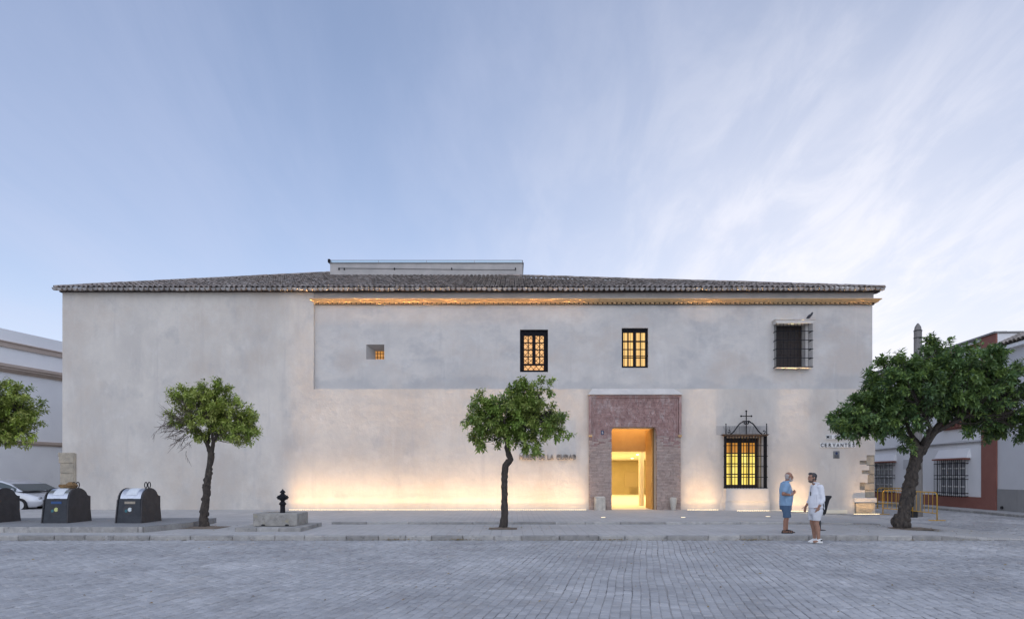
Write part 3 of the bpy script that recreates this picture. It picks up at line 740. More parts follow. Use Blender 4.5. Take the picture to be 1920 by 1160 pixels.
# plaster splay inside the small window so only its right part is open
mb = MB()
mb.add([(x0, YU+.01, z0), (x0, YU+.01, z1), (x0+.30, YU+.54, z1-.20), (x0+.30, YU+.54, z0)], [(0, 1, 2, 3)])
mb.add([(x0, YU+.01, z1-.002), (x1, YU+.01, z1-.002), (x1, YU+.54, z1-.20), (x0+.30, YU+.54, z1-.20)], [(0, 1, 2, 3)])
mb.quad((x0, YU+.545, z0), (x0+.30, YU+.545, z0), (x0+.30, YU+.545, z1), (x0, YU+.545, z1)); mb.quad((x0, YU+.546, z1-.20), (x1, YU+.546, z1-.20), (x1, YU+.546, z1), (x0, YU+.546, z1))
sub(mb, 'splayed_reveal', M_frieze, w0)

def cage(parent, x0, x1, z0, z1, yf, yw, nx, bands, r, ny=2, foot=.0):
    """projecting iron cage: bands (flat rails round three sides) and round bars"""
    for zb in bands:
        mb = MB(); h = .017
        mb.box(x0-.05, x1+.05, yf-.008, yf+.008, zb-h, zb+h)
        for xx in (x0, x1): mb.box(xx-.008, xx+.008, yf+.0085, yw, zb-h, zb+h)
        sub(mb, 'band', M_iron, parent)
    pts = [(x0+(x1-x0)*k/nx, yf) for k in range(nx+1)]
    for k in range(1, ny+1):
        for xx in (x0, x1): pts.append((xx, yf+(yw-yf)*k/(ny+1)))
    for (xx, yy) in pts:
        mb = MB(); mb.tube([(xx, yy, z0-foot), (xx, yy, z1)], r, 6); sub(mb, 'bar', M_iron, parent)
# W3 : upper cage window with wooden shutters
x0, x1, z0, z1 = W3
mb = MB(); yy = YU+.30; mb.box(x0, x1, yy, yy+.05, z0, z1)
sh = part(mb, 'shuttered_window', M_wood); sh['label'] = 'dark panelled wooden shutters behind a projecting iron cage'
for a, b in ((x0+.06, (x0+x1)/2-.03), ((x0+x1)/2+.03, x1-.10)):
    for za, zb in ((z0+.06, z0+.52), (z0+.60, z0+.82), (z0+.88, z0+1.10), (z0+1.18, z1-.22)):
        n_ = 2 if zb-za < .3 else 1
        for q in range(n_):
            mb = MB(); aa = a + (b-a)*q/n_ + .02; bb = a + (b-a)*(q+1)/n_ - .02; mb.box(aa, bb, yy-.022, yy, za, zb, .012); sub(mb, 'panel', M_wood, sh)
HX0, HX1 = Xf(1453), Xf(1522)
mb = MB()
zt = Zf(608)
mb.prism([(HX0-.02, zt), (HX1-.05, zt), (HX1+.0, zt+.10), (HX1+.06, zt+.16), (HX0-.09, zt+.16), (HX0-.04, zt+.10)], YU-.38, YU)
mb.add([(HX0-.09, YU-.42, zt+.162), (HX1+.06, YU-.42, zt+.162), (HX1-.05, YU, zt+.34), (HX0+.10, YU, zt+.34)], [(0, 1, 2, 3)])
mb.add([(HX0-.09, YU-.42, zt+.162), (HX0+.10, YU, zt+.34), (HX0-.09, YU, zt+.162)], [(0, 1, 2)]); mb.add([(HX1+.06, YU-.42, zt+.162), (HX1-.05, YU, zt+.34), (HX1+.06, YU, zt+.162)], [(0, 1, 2)])
mb.quad((HX0-.09, YU-.42, zt+.161), (HX1+.06, YU-.42, zt+.161), (HX1+.06, YU, zt+.161), (HX0-.09, YU, zt+.161))
sub(mb, 'hood', M_smooth, sh)
mb = MB(); mb.box(HX0+.02, HX1-.06, YU-.30, YU, z0-.09, z0-.02, .02); sub(mb, 'sill', M_smooth, sh)
cage(sh, HX0, HX1-.06, z0-.06, zt+.02, YU-.33, YU, 10, [z0-.03, z0+.36, z0+.76, z0+1.15, z0+1.55], .011)
mb = MB()
for xx in (HX0+.42, HX0+1.05): mb.box(xx-.01, xx+.01, YU-.33, YU, z0-.12, z0-.095)
sub(mb, 'cage_stay', M_iron, sh)
# ground-floor cage window with cross
x0, x1, z0, z1 = GX0, GX1, GZ0, GZ1
gw = casement('window', x0, x1-.05, z0, z1, YF+.30, M_glowC, 4, 2, leaf_gap=.17, top=.22, side=.10, bottom=.14, fm=M_wood, glow_rows=[M_glowC, M_glowC, M_glowC, M_glowD], munt=.05)
gw['label'] = 'ground floor window lit yellow behind a cage crowned by an iron cross'
CX0, CX1 = Xf(1356)+.02, Xf(1433)-.03; YC = YF-.34
cz0, cz1 = Zf(914)-.02, Zf(819)+.03
cage(gw, CX0, CX1, cz0, cz1, YC, YF, 14, [cz0+.03, cz0+.50, cz0+.97, cz0+1.43, cz0+1.90], .017, ny=3)
mb = MB(); zt = cz1 - .005
mb.prism([(CX0, zt), (CX1, zt), (CX1+.12, zt+.085), (CX0-.12, zt+.085)], YC-.04, YF+.002); sub(mb, 'cage_canopy', pmat('rusty_iron', (.10, .055, .025), (.055, .035, .022), scale=8, rough=.7), gw)
mb = MB(); cm = (CX0+CX1)/2; zb = zt+.085; yq = YC+.02
mb.tube([(cm, yq, zb), (cm, yq, zb+1.0)], .024); mb.tube([(cm-.22, yq, zb+.80), (cm+.22, yq, zb+.80)], .022)
for pt in ((cm, zb+1.02), (cm-.23, zb+.80), (cm+.23, zb+.80)): mb.ell((pt[0], yq, pt[1]), (.045, .025, .045), 8, 5)
for sg in (-1, 1):
    path = []
    for k in range(15):
        t = k/14; path.append((cm + sg*(.70 - .52*t), yq, zb + .02 + .50*smooth(0, 1, t)))
    for k in range(1, 9):
        a = math.pi*k/8; path.append((cm + sg*(.18 - .09 - .0 + .09*math.cos(a)), yq, zb + .52 + .055*math.sin(a)))
    for k in range(1, 8):
        a = math.pi + math.pi*1.2*k/7; path.append((cm + sg*(.05 + .05*math.cos(a)), yq, zb+.515 + .06*math.sin(a)))
    mb.tube(path, .028, 6)
    path = [(cm + sg*(.78 + .07*math.cos(a_)*(1-k/16)), yq, zb + .11 + .08*math.sin(a_)*(1-k/16)) for k, a_ in enumerate([math.pi*1.5*sg + .0 + k*.5 for k in range(11)])]
    mb.tube(path, .02, 5)
    mb.tube([(cm + sg*.90, yq, zb), (cm + sg*.90, yq, zb+.42)], [.022, .018]); mb.ell((cm + sg*.90, yq, zb+.44), (.028, .028, .04), 8, 5)
sub(mb, 'cross_crest', M_iron, gw)
# flat brick lintel above, slightly recessed look: fan of upright bricks
mb = MB(); lx0, lx1, lz0, lz1 = Xf(1343), Xf(1440), Zf(815), Zf(798)
mb.box(lx0, lx1, YF-.010, YF+.05, lz0, lz1); lint = part(mb, 'lintel', M_frieze)
mb = MB(); nb = 22
for k in range(nb):
    xa = lx0+.42 + (lx1-lx0-.84)*k/nb; tilt = (k-nb/2+.5)/nb*.28
    mb.tint = random.random()+.001
    mb.add([(xa+.012, YF-.022, lz0+.01), (xa+.055, YF-.022, lz0+.01), (xa+.055+tilt, YF-.022, lz1-.01), (xa+.012+tilt, YF-.022, lz1-.01),
            (xa+.012, YF-.005, lz0+.01), (xa+.055, YF-.005, lz0+.01), (xa+.055+tilt, YF-.005, lz1-.01), (xa+.012+tilt, YF-.005, lz1-.01)], [(0, 1, 2, 3), (0, 1, 5, 4), (1, 2, 6, 5), (2, 3, 7, 6), (3, 0, 4, 7)])
o = sub(mb, 'lintel_brick', M_mortar, lint); o['kind'] = 'stuff'
# plinth below the cage: flared plaster body
mb = MB(); pa, pb = Xf(1356), Xf(1431); zt_ = cz0-.005
mb.add([(pa, YC-.03, zt_), (pb, YC-.03, zt_), (pb, YF, zt_), (pa, YF, zt_),
        (pa-.02, YC-.03, Zf(939)), (pb+.14, YC-.03, Zf(939)), (pb+.18, YF, Zf(939)), (pa-.12, YF, Zf(939)),
        (pa-.02, YC-.03, -.05), (pb+.14, YC-.03, -.05), (pb+.18, YF, -.05), (pa-.20, YF, -.05)],
       [(0, 1, 2, 3), (0, 1, 5, 4), (1, 2, 6, 5), (3, 0, 4, 7), (4, 5, 9, 8), (5, 6, 10, 9), (7, 4, 8, 11)])
mb.box(pa-.0, pb+.10, YC-.06, YC-.03, Zf(939), zt_-.02, .012)
part(mb, 'window_plinth', M_smooth)

# portal ---------------------------------------------------------------
QX0, QX1, QZ1 = Xf(1104), Xf(1275), Zf(741); PP = .14
mb = MB()
def portal_wall(mb, y, x0, x1, z0, z1):
    wall_grid(mb, x0, x1, z0, z1, y, [(DX0, DX1, -.3, DZ1, PP+.05)])
portal_wall(mb, YF-PP+.03, QX0, QX1, -.1, QZ1)
mb.quad((QX0, YF-PP+.03, -.1), (QX0, YF+.01, -.1), (QX0, YF+.01, QZ1), (QX0, YF-PP+.03, QZ1)); mb.quad((QX1, YF-PP+.03, -.1), (QX1, YF+.01, -.1), (QX1, YF+.01, QZ1), (QX1, YF-PP+.03, QZ1))
portal = part(mb, 'portal', M_joint); portal['label'] = 'weathered brick portal with maroon painted upper half'
bl = MB(); br_ = MB(); rb = random.Random(9)
BH, BL = .066, .262
z = .13; row = 0
while z < QZ1 - .02:
    x = QX0 - rb.uniform(0, BL) - (BL/2 if row % 2 else 0)
    painted_row = z > Zf(828)
    while x < QX1:
        l = BL*rb.uniform(.85, 1.1); a, b = max(x, QX0 - rb.uniform(-.012, .02)), min(x+l-.012, QX1 + rb.uniform(-.012, .02))
        x += l
        if b - a < .05: continue
        segs = [(a, b)]
        if z + BH*.5 < DZ1:
            segs = []
            if a < DX0: segs.append((a, min(b, DX0 + rb.uniform(-.012, .010))))
            if b > DX1: segs.append((max(a, DX1 + rb.uniform(-.010, .012)), b))
        for (p, q) in segs:
            if q - p < .03: continue
            pt = z > Zf(828) + rb.uniform(-.30, .30)
            t = br_ if pt else bl
            pr = rb.uniform(-.004, .006) if pt else rb.uniform(-.016, .012)
            hh = BH - (.004 if pt else rb.uniform(.008, .013))
            t.tint = rb.random()+.001
            t.box(p, q, YF-PP+pr, YF-PP+.05, z, z+hh, .004)
    z += BH; row += 1
o = sub(bl, 'brick', M_brick, portal); o['kind'] = 'stuff'
o = sub(br_, 'painted_brick', M_brickred, portal); o['kind'] = 'stuff'
# raised moulding frame round the upper half
mb = MB(); FZ0 = Zf(815)
for (a, b) in ((QX0-.02, QX0+.10), (QX1-.10, QX1+.02)):
    mb.box(a, b, YF-PP-.07, YF-PP+.03, FZ0, QZ1-.002, .01)
for (a, b) in ((QX0+.13, QX0+.18), (QX1-.18, QX1-.13)):
    mb.box(a, b, YF-PP-.035, YF-PP+.03, FZ0+.1, QZ1-.16, .008)
mb.box(QX0+.10, QX1-.10, YF-PP-.07, YF-PP+.03, QZ1-.07, QZ1-.002, .008); mb.box(QX0+.10, QX1-.10, YF-PP-.045, YF-PP+.03, QZ1-.125, QZ1-.072, .008)
sub(mb, 'frame_moulding', M_brickred, portal)
for xx in (QX0-.03, QX1-.13):
    mb = MB(); mb.box(xx, xx+.16, YF-PP-.09, YF-PP+.03, FZ0-.10, FZ0-.002, .02); sub(mb, 'corbel', M_cornice, portal)  # corbels carry the same uplight orange in their colour
mb = MB(); hz0, hz1 = QZ1+.002, Zf(728.5); yo = YF-PP-.14
mb.box(QX0-.05, QX1+.05, yo, YF, hz0, hz0+.025)
mb.add([(QX0-.05, yo, hz0+.026), (QX1+.05, yo, hz0+.026), (QX1-.28, YF+.0, hz1), (QX0+.16, YF+.0, hz1), (QX0-.05, YF, hz0+.026), (QX1+.05, YF, hz0+.026)], [(0, 1, 2, 3), (0, 3, 4), (1, 5, 2)])
sub(mb, 'weathered_hood', M_smooth, portal)
# brackets in the door corners
for sg, xx in ((1, DX0), (-1, DX1)):
    mb = MB(); pts = [(xx, DZ1), (xx + sg*.13, DZ1)] + [(xx + sg*(.13 - .13*math.sin(a)), DZ1 - .22*(1-math.cos(a))) for a in [math.pi/2*k/6 for k in range(1, 7)]]
    mb.prism(pts, YF-PP+.03, YF+.10); sub(mb, 'bracket', M_brickred, portal)
# small relief stones above the door
mb = MB()
for k in range(4): mb.box(Xf(1184)+k*.09, Xf(1184)+k*.09+.06, YF-PP-.02, YF-PP+.01, Zf(791), Zf(791)+.05, .01)
sub(mb, 'relief', M_brickred, portal)
# house number plate
mb = MB(); nx0, nx1, nz0, nz1 = Xf(1126), Xf(1131), Zf(815), Zf(807); mb.box(nx0, nx1, YF-PP-.03, YF-PP+.0, nz0, nz1, .004)
numpl = mb.build('number_plate', M_blueenam); tag(numpl, 'small dark blue house number plate on the brick portal', 'plate')

def text_mesh(ch, size, ext, mat, bold=0.0):
    cu = bpy.data.curves.new('glyph', 'FONT'); cu.body = ch; cu.size = size; cu.extrude = ext; cu.resolution_u = 3; cu.offset = bold
    ob = bpy.data.objects.new('glyph', cu); C.objects.link(ob)
    dg = bpy.context.evaluated_depsgraph_get(); me = bpy.data.meshes.new_from_object(ob.evaluated_get(dg))
    bpy.data.objects.remove(ob); bpy.data.curves.remove(cu)
    me.materials.clear(); me.materials.append(mat); return me
def write(parent, s, x0, x1, y, zb, h, ext, mat, name='letter', bold=0.0, local=(0, 0, 0)):
    mes = []; size = h/.70
    for ch in s:
        if ch == ' ': mes.append((None, size*.30)); continue
        me = text_mesh(ch, size, ext, mat, bold); xs = [v.co.x for v in me.vertices]; lo_, hi_ = min(xs), max(xs)
        for v in me.vertices: v.co.x -= lo_
        mes.append((me, hi_-lo_))
    k_ = min(1.0, ((x1-x0) - .022*(len(mes)-1))/max(1e-6, sum(m[1] for m in mes)))
    if k_ < 1:
        for me, _w in mes:
            if me:
                for v in me.vertices: v.co.x *= k_
        mes = [(me, wd*k_) for me, wd in mes]
    tot = sum(m[1] for m in mes); gap = ((x1-x0)-tot)/max(1, len(mes)-1); x = x0
    for me, wd in mes:
        if me: link(name, me, parent, (x-local[0], y-local[1], zb-local[2]), (R(90), 0, 0))
        x += wd+gap
write(numpl, '5', nx0+.03, nx1-.02, YF-PP-.0315, nz0+.04, .11, .001, M_signtile, 'numeral')

# doorway interior
FLZ = .185; YI = YF+.95; YB = YF+22.8; RX0, RX1 = 1.0, 15.0; CZ = 2.93; YV = YF+2.0
mb = MB(); mb.box(RX0, RX1, YF-.05, YB, FLZ-.15, FLZ); part(mb, 'interior_floor', M_int_pale)
mb = MB(); mb.quad((RX0, YB, FLZ), (RX1, YB, FLZ), (RX1, YB, CZ), (RX0, YB, CZ)); mb.quad((RX0, YI, FLZ), (RX0, YB, FLZ), (RX0, YB, 4.6), (RX0, YI, 4.6)); mb.quad((RX1, YI, FLZ), (RX1, YB, FLZ), (RX1, YB, 4.6), (RX1, YI, 4.6))
part(mb, 'interior_wall', M_int_wall)
mb = MB(); mb.quad((RX0, YI, FLZ), (DX0-.02, YI, FLZ), (DX0-.02, YI, 4.6), (RX0, YI, 4.6)); mb.quad((DX1+.02, YI, FLZ), (RX1, YI, FLZ), (RX1, YI, 4.6), (DX1+.02, YI, 4.6)); mb.quad((DX0-.02, YI, DZ1+.02), (DX1+.02, YI, DZ1+.02), (DX1+.02, YI, 4.6), (DX0-.02, YI, 4.6))
mb.quad((RX0, YI, 4.6), (RX1, YI, 4.6), (RX1, YV, 4.6), (RX0, YV, 4.6))
part(mb, 'interior_wall', M_ochre)
mb = MB(); mb.box(RX0, RX1, YV, YV+.12, CZ-.05, 4.6); part(mb, 'interior_beam', M_ochre)
mb = MB(); mb.box(RX0, RX1, YV+.12, YB, CZ, CZ+.12); part(mb, 'interior_ceiling', M_int_pale)
mb = MB(); yc = 32.4; mb.lathe([(.14, 0), (.14, CZ-FLZ)], (fx(1202.5, yc), yc, FLZ), 20); part(mb, 'interior_column', M_int_pale, smooth=True, auto=40)
mb = MB(); mb.box(fx(1171, YB), fx(1195, YB), YB-.05, YB-.005, fz(913, YB), fz(884, YB)); part(mb, 'wall_panel', M_int_panel)
mb = MB(); mb.box(fx(1140, YB), fx(1240, YB), YB-.04, YB-.004, fz(866.5, YB), fz(864, YB)); part(mb, 'picture_rail', M_int_panel)
mb = MB(); mb.box(DX1-.095, DX1-.03, YF+.33, YF+1.75, FLZ+.01, DZ1-.03); leafd = part(mb, 'door_leaf', M_doorwood)
mb = MB(); mb.box(DX0+.004, DX0+.06, YF+.95, YF+1.9, FLZ+.01, DZ1-.03); part(mb, 'door_leaf', M_doorwood)
for k in range(16):
    xx = fx(1181 + k*2.2, YB); mb = MB(); mb.box(xx, xx+.05, YB-.09, YB-.005, FLZ, fz(912, YB)); part(mb, 'wall_slat', M_int_panel)
# ceiling downlights in the lobby
for (lx, ly) in ((8.4, 44.0), (7.2, 36.0), (8.8, 39.0)):
    mb = MB(); mb.lathe([(.09, 0), (.09, .03)], (lx, ly, CZ-.03), 12); part(mb, 'downlight', M_lampglow)
def area(name, parent, loc, rot, sx, sy, power, col, spread=180):
    d = bpy.data.lights.new(name, 'AREA'); d.shape = 'RECTANGLE'; d.size = sx; d.size_y = sy; d.energy = power; d.color = col; d.spread = R(spread)
    o = bpy.data.objects.new(name, d); C.objects.link(o); o.parent = parent; o.location = loc; o.rotation_euler = rot
    return o
WARM = (1.0, .62, .29)
area('lobby_light', mus, (8.0, 12.0, CZ-.02), (0, 0, 0), 10, 18, 780, (1, .78, .42))
area('lobby_ceiling_fill', mus, (1.3, 11.0, 1.9), (0, R(150), 0), .3, 18, 560, (1, .78, .42))  # added uplight, out of view, that brightens the lobby ceiling
area('vestibule_light', mus, (5.4, 1.45, 4.5), (0, 0, 0), 3.0, .5, 42, (1, .70, .34))

# stones each side of the door
mb = MB(); a, b = Xf(1113), Xf(1132)
mb.box(a, b, YF-.62, YF-PP-.02, .16, Zf(931)+.03, .04); mb.lathe([(.17, 0), (.17, .57)], (a+.20, YF-.50, .17), 14)
o = mb.build('stone_bollard', M_pale, smooth=True, auto=35); tag(o, 'squat block shaped stone guard beside the brick portal', 'bollard', 'stone guards at the portal')
mb = MB(); xm = (Xf(1251)+Xf(1265))/2
mb.lathe([(.095, 0), (.10, .05), (.155, .42), (.165, .52), (.155, .58), (.10, .60)], (xm, YF-.42, .165), 16)
o = mb.build('stone_bollard', M_pale, smooth=True, auto=50); tag(o, 'tapered round stone guard wider at its top beside the brick portal', 'bollard', 'stone guards at the portal')

# left corner quoin pier
mb = MB(); mb.box(XL-.03, XL+.62, YF-.05, YF+.02, -.1, Zf(849)-.02); q0 = part(mb, 'stone_pier', M_stone)
zz_ = .1; tops = [Zf(963), Zf(945), Zf(927), Zf(908.5), Zf(887.5), Zf(868), Zf(848)]
for k in range(len(tops)-1):
    mb = MB(); xl = XL-.06 - (.06 if k == len(tops)-2 else 0)
    mb.box(xl, XL+.56, YF-.075-random.uniform(0, .02), YF+.03, tops[k]+.008, tops[k+1]-.006, .018)
    if k == len(tops)-2: mb.box(xl-.03, XL+.3, YF-.085, YF+.03, tops[k+1]-.20, tops[k+1]-.01, .02)
    sub(mb, 'stone_block', M_stone, q0)
# right corner quoins
mb = MB(); mb.box(Xf(1611), XR-.012, YF+.065, YF+.4, -.1, Zf(852)); q1 = part(mb, 'corner_quoin', M_conc)
for a, b, c, d in quo:
    mb = MB(); dp = .062 if a in (1612, 1616) else random.uniform(.015, .035)
    mb.box(Xf(a)+.008, min(Xf(b)-.008, XR+.0), YF+dp, YF+.10, Zf(d)+.010, Zf(c)-.010, .02); sub(mb, 'stone_block', M_stone, q1)
mb = MB(); mb.box(Xf(1600), XR+.03, YF-.10, YF+.06, Zf(942)+.002, Zf(932.5), .02); sub(mb, 'ledge_block', M_smooth, q1)
mb = MB(); xa, xb = Xf(1602.5), Xf(1637)
pr = [(xa, -.05), (xb-.42, -.05), (xb-.30, .05), (xb-.06, .17), (xb, .30), (xb, Zf(942)-.004), (xa, Zf(942)-.004)]
mb.prism(pr, YF-.13, YF+.02); sub(mb, 'base_stone', M_stone, q1)

# ------------------------------------------------------------------ lamps in the pavement
M_grille = pmat('lamp_housing', (.28, .27, .25), rough=.5, metal=.6)
def led(xa, xb, y, z, label, power_per_m=16.0, tilt=8):
    r = empty('linear_uplight', ((xa+xb)/2, y, z), 0, label, 'light', 'linear lights along the wall base')
    Lx = xb-xa
    mb = MB(); mb.box(-Lx/2, Lx/2, -.035, .035, -.03, .006); mb.build('housing', M_grille, r)
    mb = MB(); n = int(Lx/.085)
    for k in range(n):
        a = -Lx/2 + Lx*k/n; mb.box(a+.010, a+Lx/n-.010, -.022, .022, .004, .010)
    o = mb.build('led_lens', M_lampglow, r); o['kind'] = 'stuff'
    area('led_beam_light', r, (0, 0, .03), (R(180-1.2), 0, 0), Lx, .04, power_per_m*.30*Lx, WARM, 9)
    area('led_mid_light', r, (0, 0, .03), (R(180-5), 0, 0), Lx, .04, power_per_m*.24*Lx, WARM, 46)
    area('led_light', r, (0, 0, .03), (R(180-tilt), 0, 0), Lx, .04, power_per_m*.30*Lx, WARM, 100)
    area('led_spill_light', r, (0, 0, .03), (R(180-tilt-6), 0, 0), Lx, .04, power_per_m*.15*Lx, WARM, 180)
n = 6; xa, xb = Xf(546), Xf(1098)
ords = ['first', 'second', 'third', 'fourth', 'fifth', 'sixth']
for k in range(n):
    led(xa+(xb-xa)*k/n+.01, xa+(xb-xa)*(k+1)/n-.01, YF-.30, .205, '%s of six linear ground lights at the wall base from fountain to portal' % ords[k])
led(Xf(1285), Xf(1343), YF-.30, zter(8.4, 28)+.008, 'linear ground light at the wall base between portal and window plinth')
led(Xf(1372), Xf(1432), YC-.30, zter(10.5, 28)+.008, 'linear ground light in front of the window plinth', 8, 8)
led(Xf(1461), Xf(1515), YF-.30, zpav(12.6, 28)+.012 if Xf(1461) > 12.2 else zter(12.5, 28)+.008, 'linear ground light at the wall base under the street name', 16)
led(Xf(1592), Xf(1640), YF-.38, zpav(15, 28)+.03, 'linear ground light in front of the stone corner block', 9, 10)
for (sx, sy, nm) in ((1131, 970, 'round ground spot in front of the left stone guard of the portal'), (1281, 970, 'round ground spot before the gap between portal and window plinth'), (1440, 968, 'round ground spot near the right end of the window plinth')):
    Ys = (H-.19)*F/(sy-890); Xs = fx(sx, Ys); zs_ = zter(Xs, Ys)
    r = empty('ground_spot', (Xs, Ys, zs_), 0, nm, 'light', 'round ground spots')
    mb = MB(); mb.lathe([(.12, -.02), (.12, .006), (.10, .010)], seg=20); mb.build('rim', M_grille, r)
    mb = MB(); mb.lathe([(.085, .008), (.085, .014)], seg=20); mb.build('lens', M_spotglow, r)

# ------------------------------------------------------------------ writing on the wall
lt = empty('wall_lettering', (Xf(1027), YF, Zf(861)), 0, 'row of dark metal letters standing off the plaster wall beside the portal', 'lettering')
lo3 = (Xf(1027), YF, Zf(861))
write(lt, 'MUSEO DE LA CIUDAD', Xf(974), Xf(1080), YF-.065, Zf(861), .24, .055, M_letter, 'letter', 0.0, lo3)
ss = empty('street_name_sign', (Xf(1570), YF, Zf(838)), 0, 'white tiles with black letters naming the street on the plaster wall', 'sign')
lo3 = (Xf(1570), YF, Zf(838))
def tile_row(s, xa, xb, zb, zt):
    n = len(s); 
    for k in range(n):
        a = xa + (xb-xa)*k/n; b = xa + (xb-xa)*(k+1)/n
        m_ = MB(); m_.box(a-lo3[0]+.002, b-lo3[0]-.002, -.035, 0, zb-lo3[2], zt-lo3[2], .004); m_.build('letter_tile', M_signtile, ss)
        write(ss, s[k], a+.025, b-.025, YF-.0365, zb+.03, (zt-zb)-.06, .001, M_ink, 'letter', .008, lo3)
tile_row('MIGUEL', Xf(1548), Xf(1593), Zf(823), Zf(814.5)); tile_row('CERVANTES', Xf(1537), Xf(1604), Zf(838.5), Zf(829.5))
pq = empty('wall_plaque', (Xf(1568), YF, Zf(859)), 0, 'small grey plaque on the wall below the street name tiles', 'plaque')
mb = MB(); pw = Xf(1574)-Xf(1562); ph = Zf(845)-Zf(859)
mb.box(-pw/2, pw/2, -.025, 0, 0, ph, .01); mb.build('plate', M_plaque, pq)
mb = MB(); mb.v = []; 
V = [(.06*math.cos(a), -.027, ph*.68 + .06*math.sin(a)) for a in [2*math.pi*k/12 for k in range(12)]]; mb.add(V, [tuple(range(12))]); mb.build('emblem', M_blueenam, pq)
for k in range(3):
    mb = MB(); mb.box(-pw*.32, pw*.32, -.0275, -.02, .04+k*.045, .06+k*.045); mb.build('text_line', M_ink, pq)

# ------------------------------------------------------------------ trees
def make_tree(name, label, base, trunk, limbs, blobs, nclump, leaf_len, leafmat, seed, twig_dead=None, knobs=0, lpc=(8, 13), group=None, droop=.0, ring=.22):
    rr = random.Random(seed)
    root = empty(name, base, 0, label, 'tree', group)
    mb = MB()
    # trunk path with wobbling radius
    pts = []; rad = []
    for i in range(len(trunk)-1):
        p, q = Vector(trunk[i][:3]), Vector(trunk[i+1][:3]); n = max(2, int((q-p).length/.07))
        for k in range(n):
            t = k/n; r = trunk[i][3]*(1-t) + trunk[i+1][3]*t
            pts.append(p.lerp(q, t) + Vector((rr.uniform(-.010, .010), rr.uniform(-.010, .010), 0))); rad.append(r*rr.uniform(.93, 1.09))
    pts.append(Vector(trunk[-1][:3])); rad.append(trunk[-1][3])
    b0 = len(mb.v); mb.tube(pts, rad, 12)
    mb.v = [(x + rr.uniform(-.008, .008), y + rr.uniform(-.008, .008), z) for x, y, z in mb.v]
    for k in range(knobs):
        i = rr.randrange(2, len(pts)-2); a = rr.uniform(0, 6.28)
        mb.ell(pts[i] + Vector((math.cos(a), math.sin(a), 0))*rad[i]*.85, (rad[i]*rr.uniform(.25, .5), rad[i]*rr.uniform(.25, .5), rad[i]*rr.uniform(.3, .7)), 7, 5)
    top = Vector(trunk[-1][:3])
    nodes = []
    for lp in limbs:
        path = [Vector(p[:3]) for p in lp]; rads = [p[3] for p in lp]
        fine = []; fr = []
        for i in range(len(path)-1):
            for k in range(5):
                t = k/5; fine.append(path[i].lerp(path[i+1], t) + Vector([rr.uniform(-.012, .012) for _ in range(3)])); fr.append(rads[i]*(1-t)+rads[i+1]*t)
        fine.append(path[-1]); fr.append(rads[-1]); mb.tube(fine, fr, 7); nodes += list(zip(fine, fr))[3:]
    mb.build('trunk', M_bark, root, smooth=True)
    tw = MB(); lf = MB()
    def leaf_at(p, d, L_, roll, ct=0.0):
        d = d.normalized(); side = d.cross(Vector((0, 0, 1)))
        if side.length < .1: side = Vector((1, 0, 0))
        side.normalize(); up = side.cross(d)
        side2 = side*math.cos(roll) + up*math.sin(roll); up2 = side2.cross(d)
        wv = L_*rr.uniform(.20, .26)
        m1 = p + d*L_*.42 
        lf.tint = (ct + rr.uniform(-.035, .035)) % 1.0 + .0005
        lf.add([p, m1 + side2*wv + up2*wv*.35, p + d*L_ - up2*L_*.10, m1 - side2*wv + up2*wv*.35, m1], [(0, 4, 1), (4, 2, 1), (0, 3, 4), (3, 2, 4)])
    vols = [b[3]*b[4]*b[5] for b in blobs]; tot = sum(v**.72 for v in vols)
    for b, v in zip(blobs, vols):
        cnt = int(nclump * v**.72 / tot * (b[6] if len(b) > 6 else 1)); c = Vector(b[:3])
        ncl = max(3, cnt//6)
        for _ in range(ncl):
            while True:
                u = Vector((rr.uniform(-1, 1), rr.uniform(-1, 1), rr.uniform(-1, 1)))
                if .05 < u.length < 1: break
            u = u.normalized()*rr.random()**.40*rr.uniform(.94, 1.05)
            cc = c + Vector((u.x*b[3], u.y*b[4], u.z*b[5]))
            outd = Vector((u.x/b[3], u.y/b[4], u.z/b[5])).normalized()
            ctint = rr.random(); csize = rr.uniform(.85, 1.2)
            nd = min(rr.sample(nodes, min(16, len(nodes))), key=lambda q: (q[0]-cc).length)
            mid = nd[0].lerp(cc, .55) + Vector((0, 0, -.06)) + Vector([rr.uniform(-.06, .06) for _ in range(3)])
            tw.tube([nd[0], mid, cc], [.014, .010, .006], 4, cap=False)
            main = (outd + Vector((rr.uniform(-.4, .4), rr.uniform(-.4, .4), rr.uniform(-.1, .8) - droop))).normalized()
            for _k in range(6):
                axis = (main + Vector([rr.gauss(0, .45) for _ in range(3)])).normalized()
                p = cc + axis*rr.uniform(.0, .15)*csize + Vector([rr.gauss(0, .055) for _ in range(3)])
                nl = rr.randint(*lpc)
                s1 = axis.cross(Vector((0, 0, 1))); s1 = s1.normalized() if s1.length > .05 else Vector((1, 0, 0)); s2 = s1.cross(axis)
                for k in range(nl):
                    a = k*2.4 + rr.uniform(-.4, .4); t = k/nl
                    d = (axis*(.30 + .5*t) + (s1*math.cos(a) + s2*math.sin(a))*rr.uniform(.7, 1.1) + Vector((0, 0, -.12 - droop*.5)))
                    leaf_at(p + axis*(t*ring - ring*.5)*rr.uniform(.6, 1.2) + Vector([rr.uniform(-.02, .02) for _ in range(3)]), d, leaf_len*rr.uniform(.65, 1.2), rr.uniform(-.6, .6), ctint)
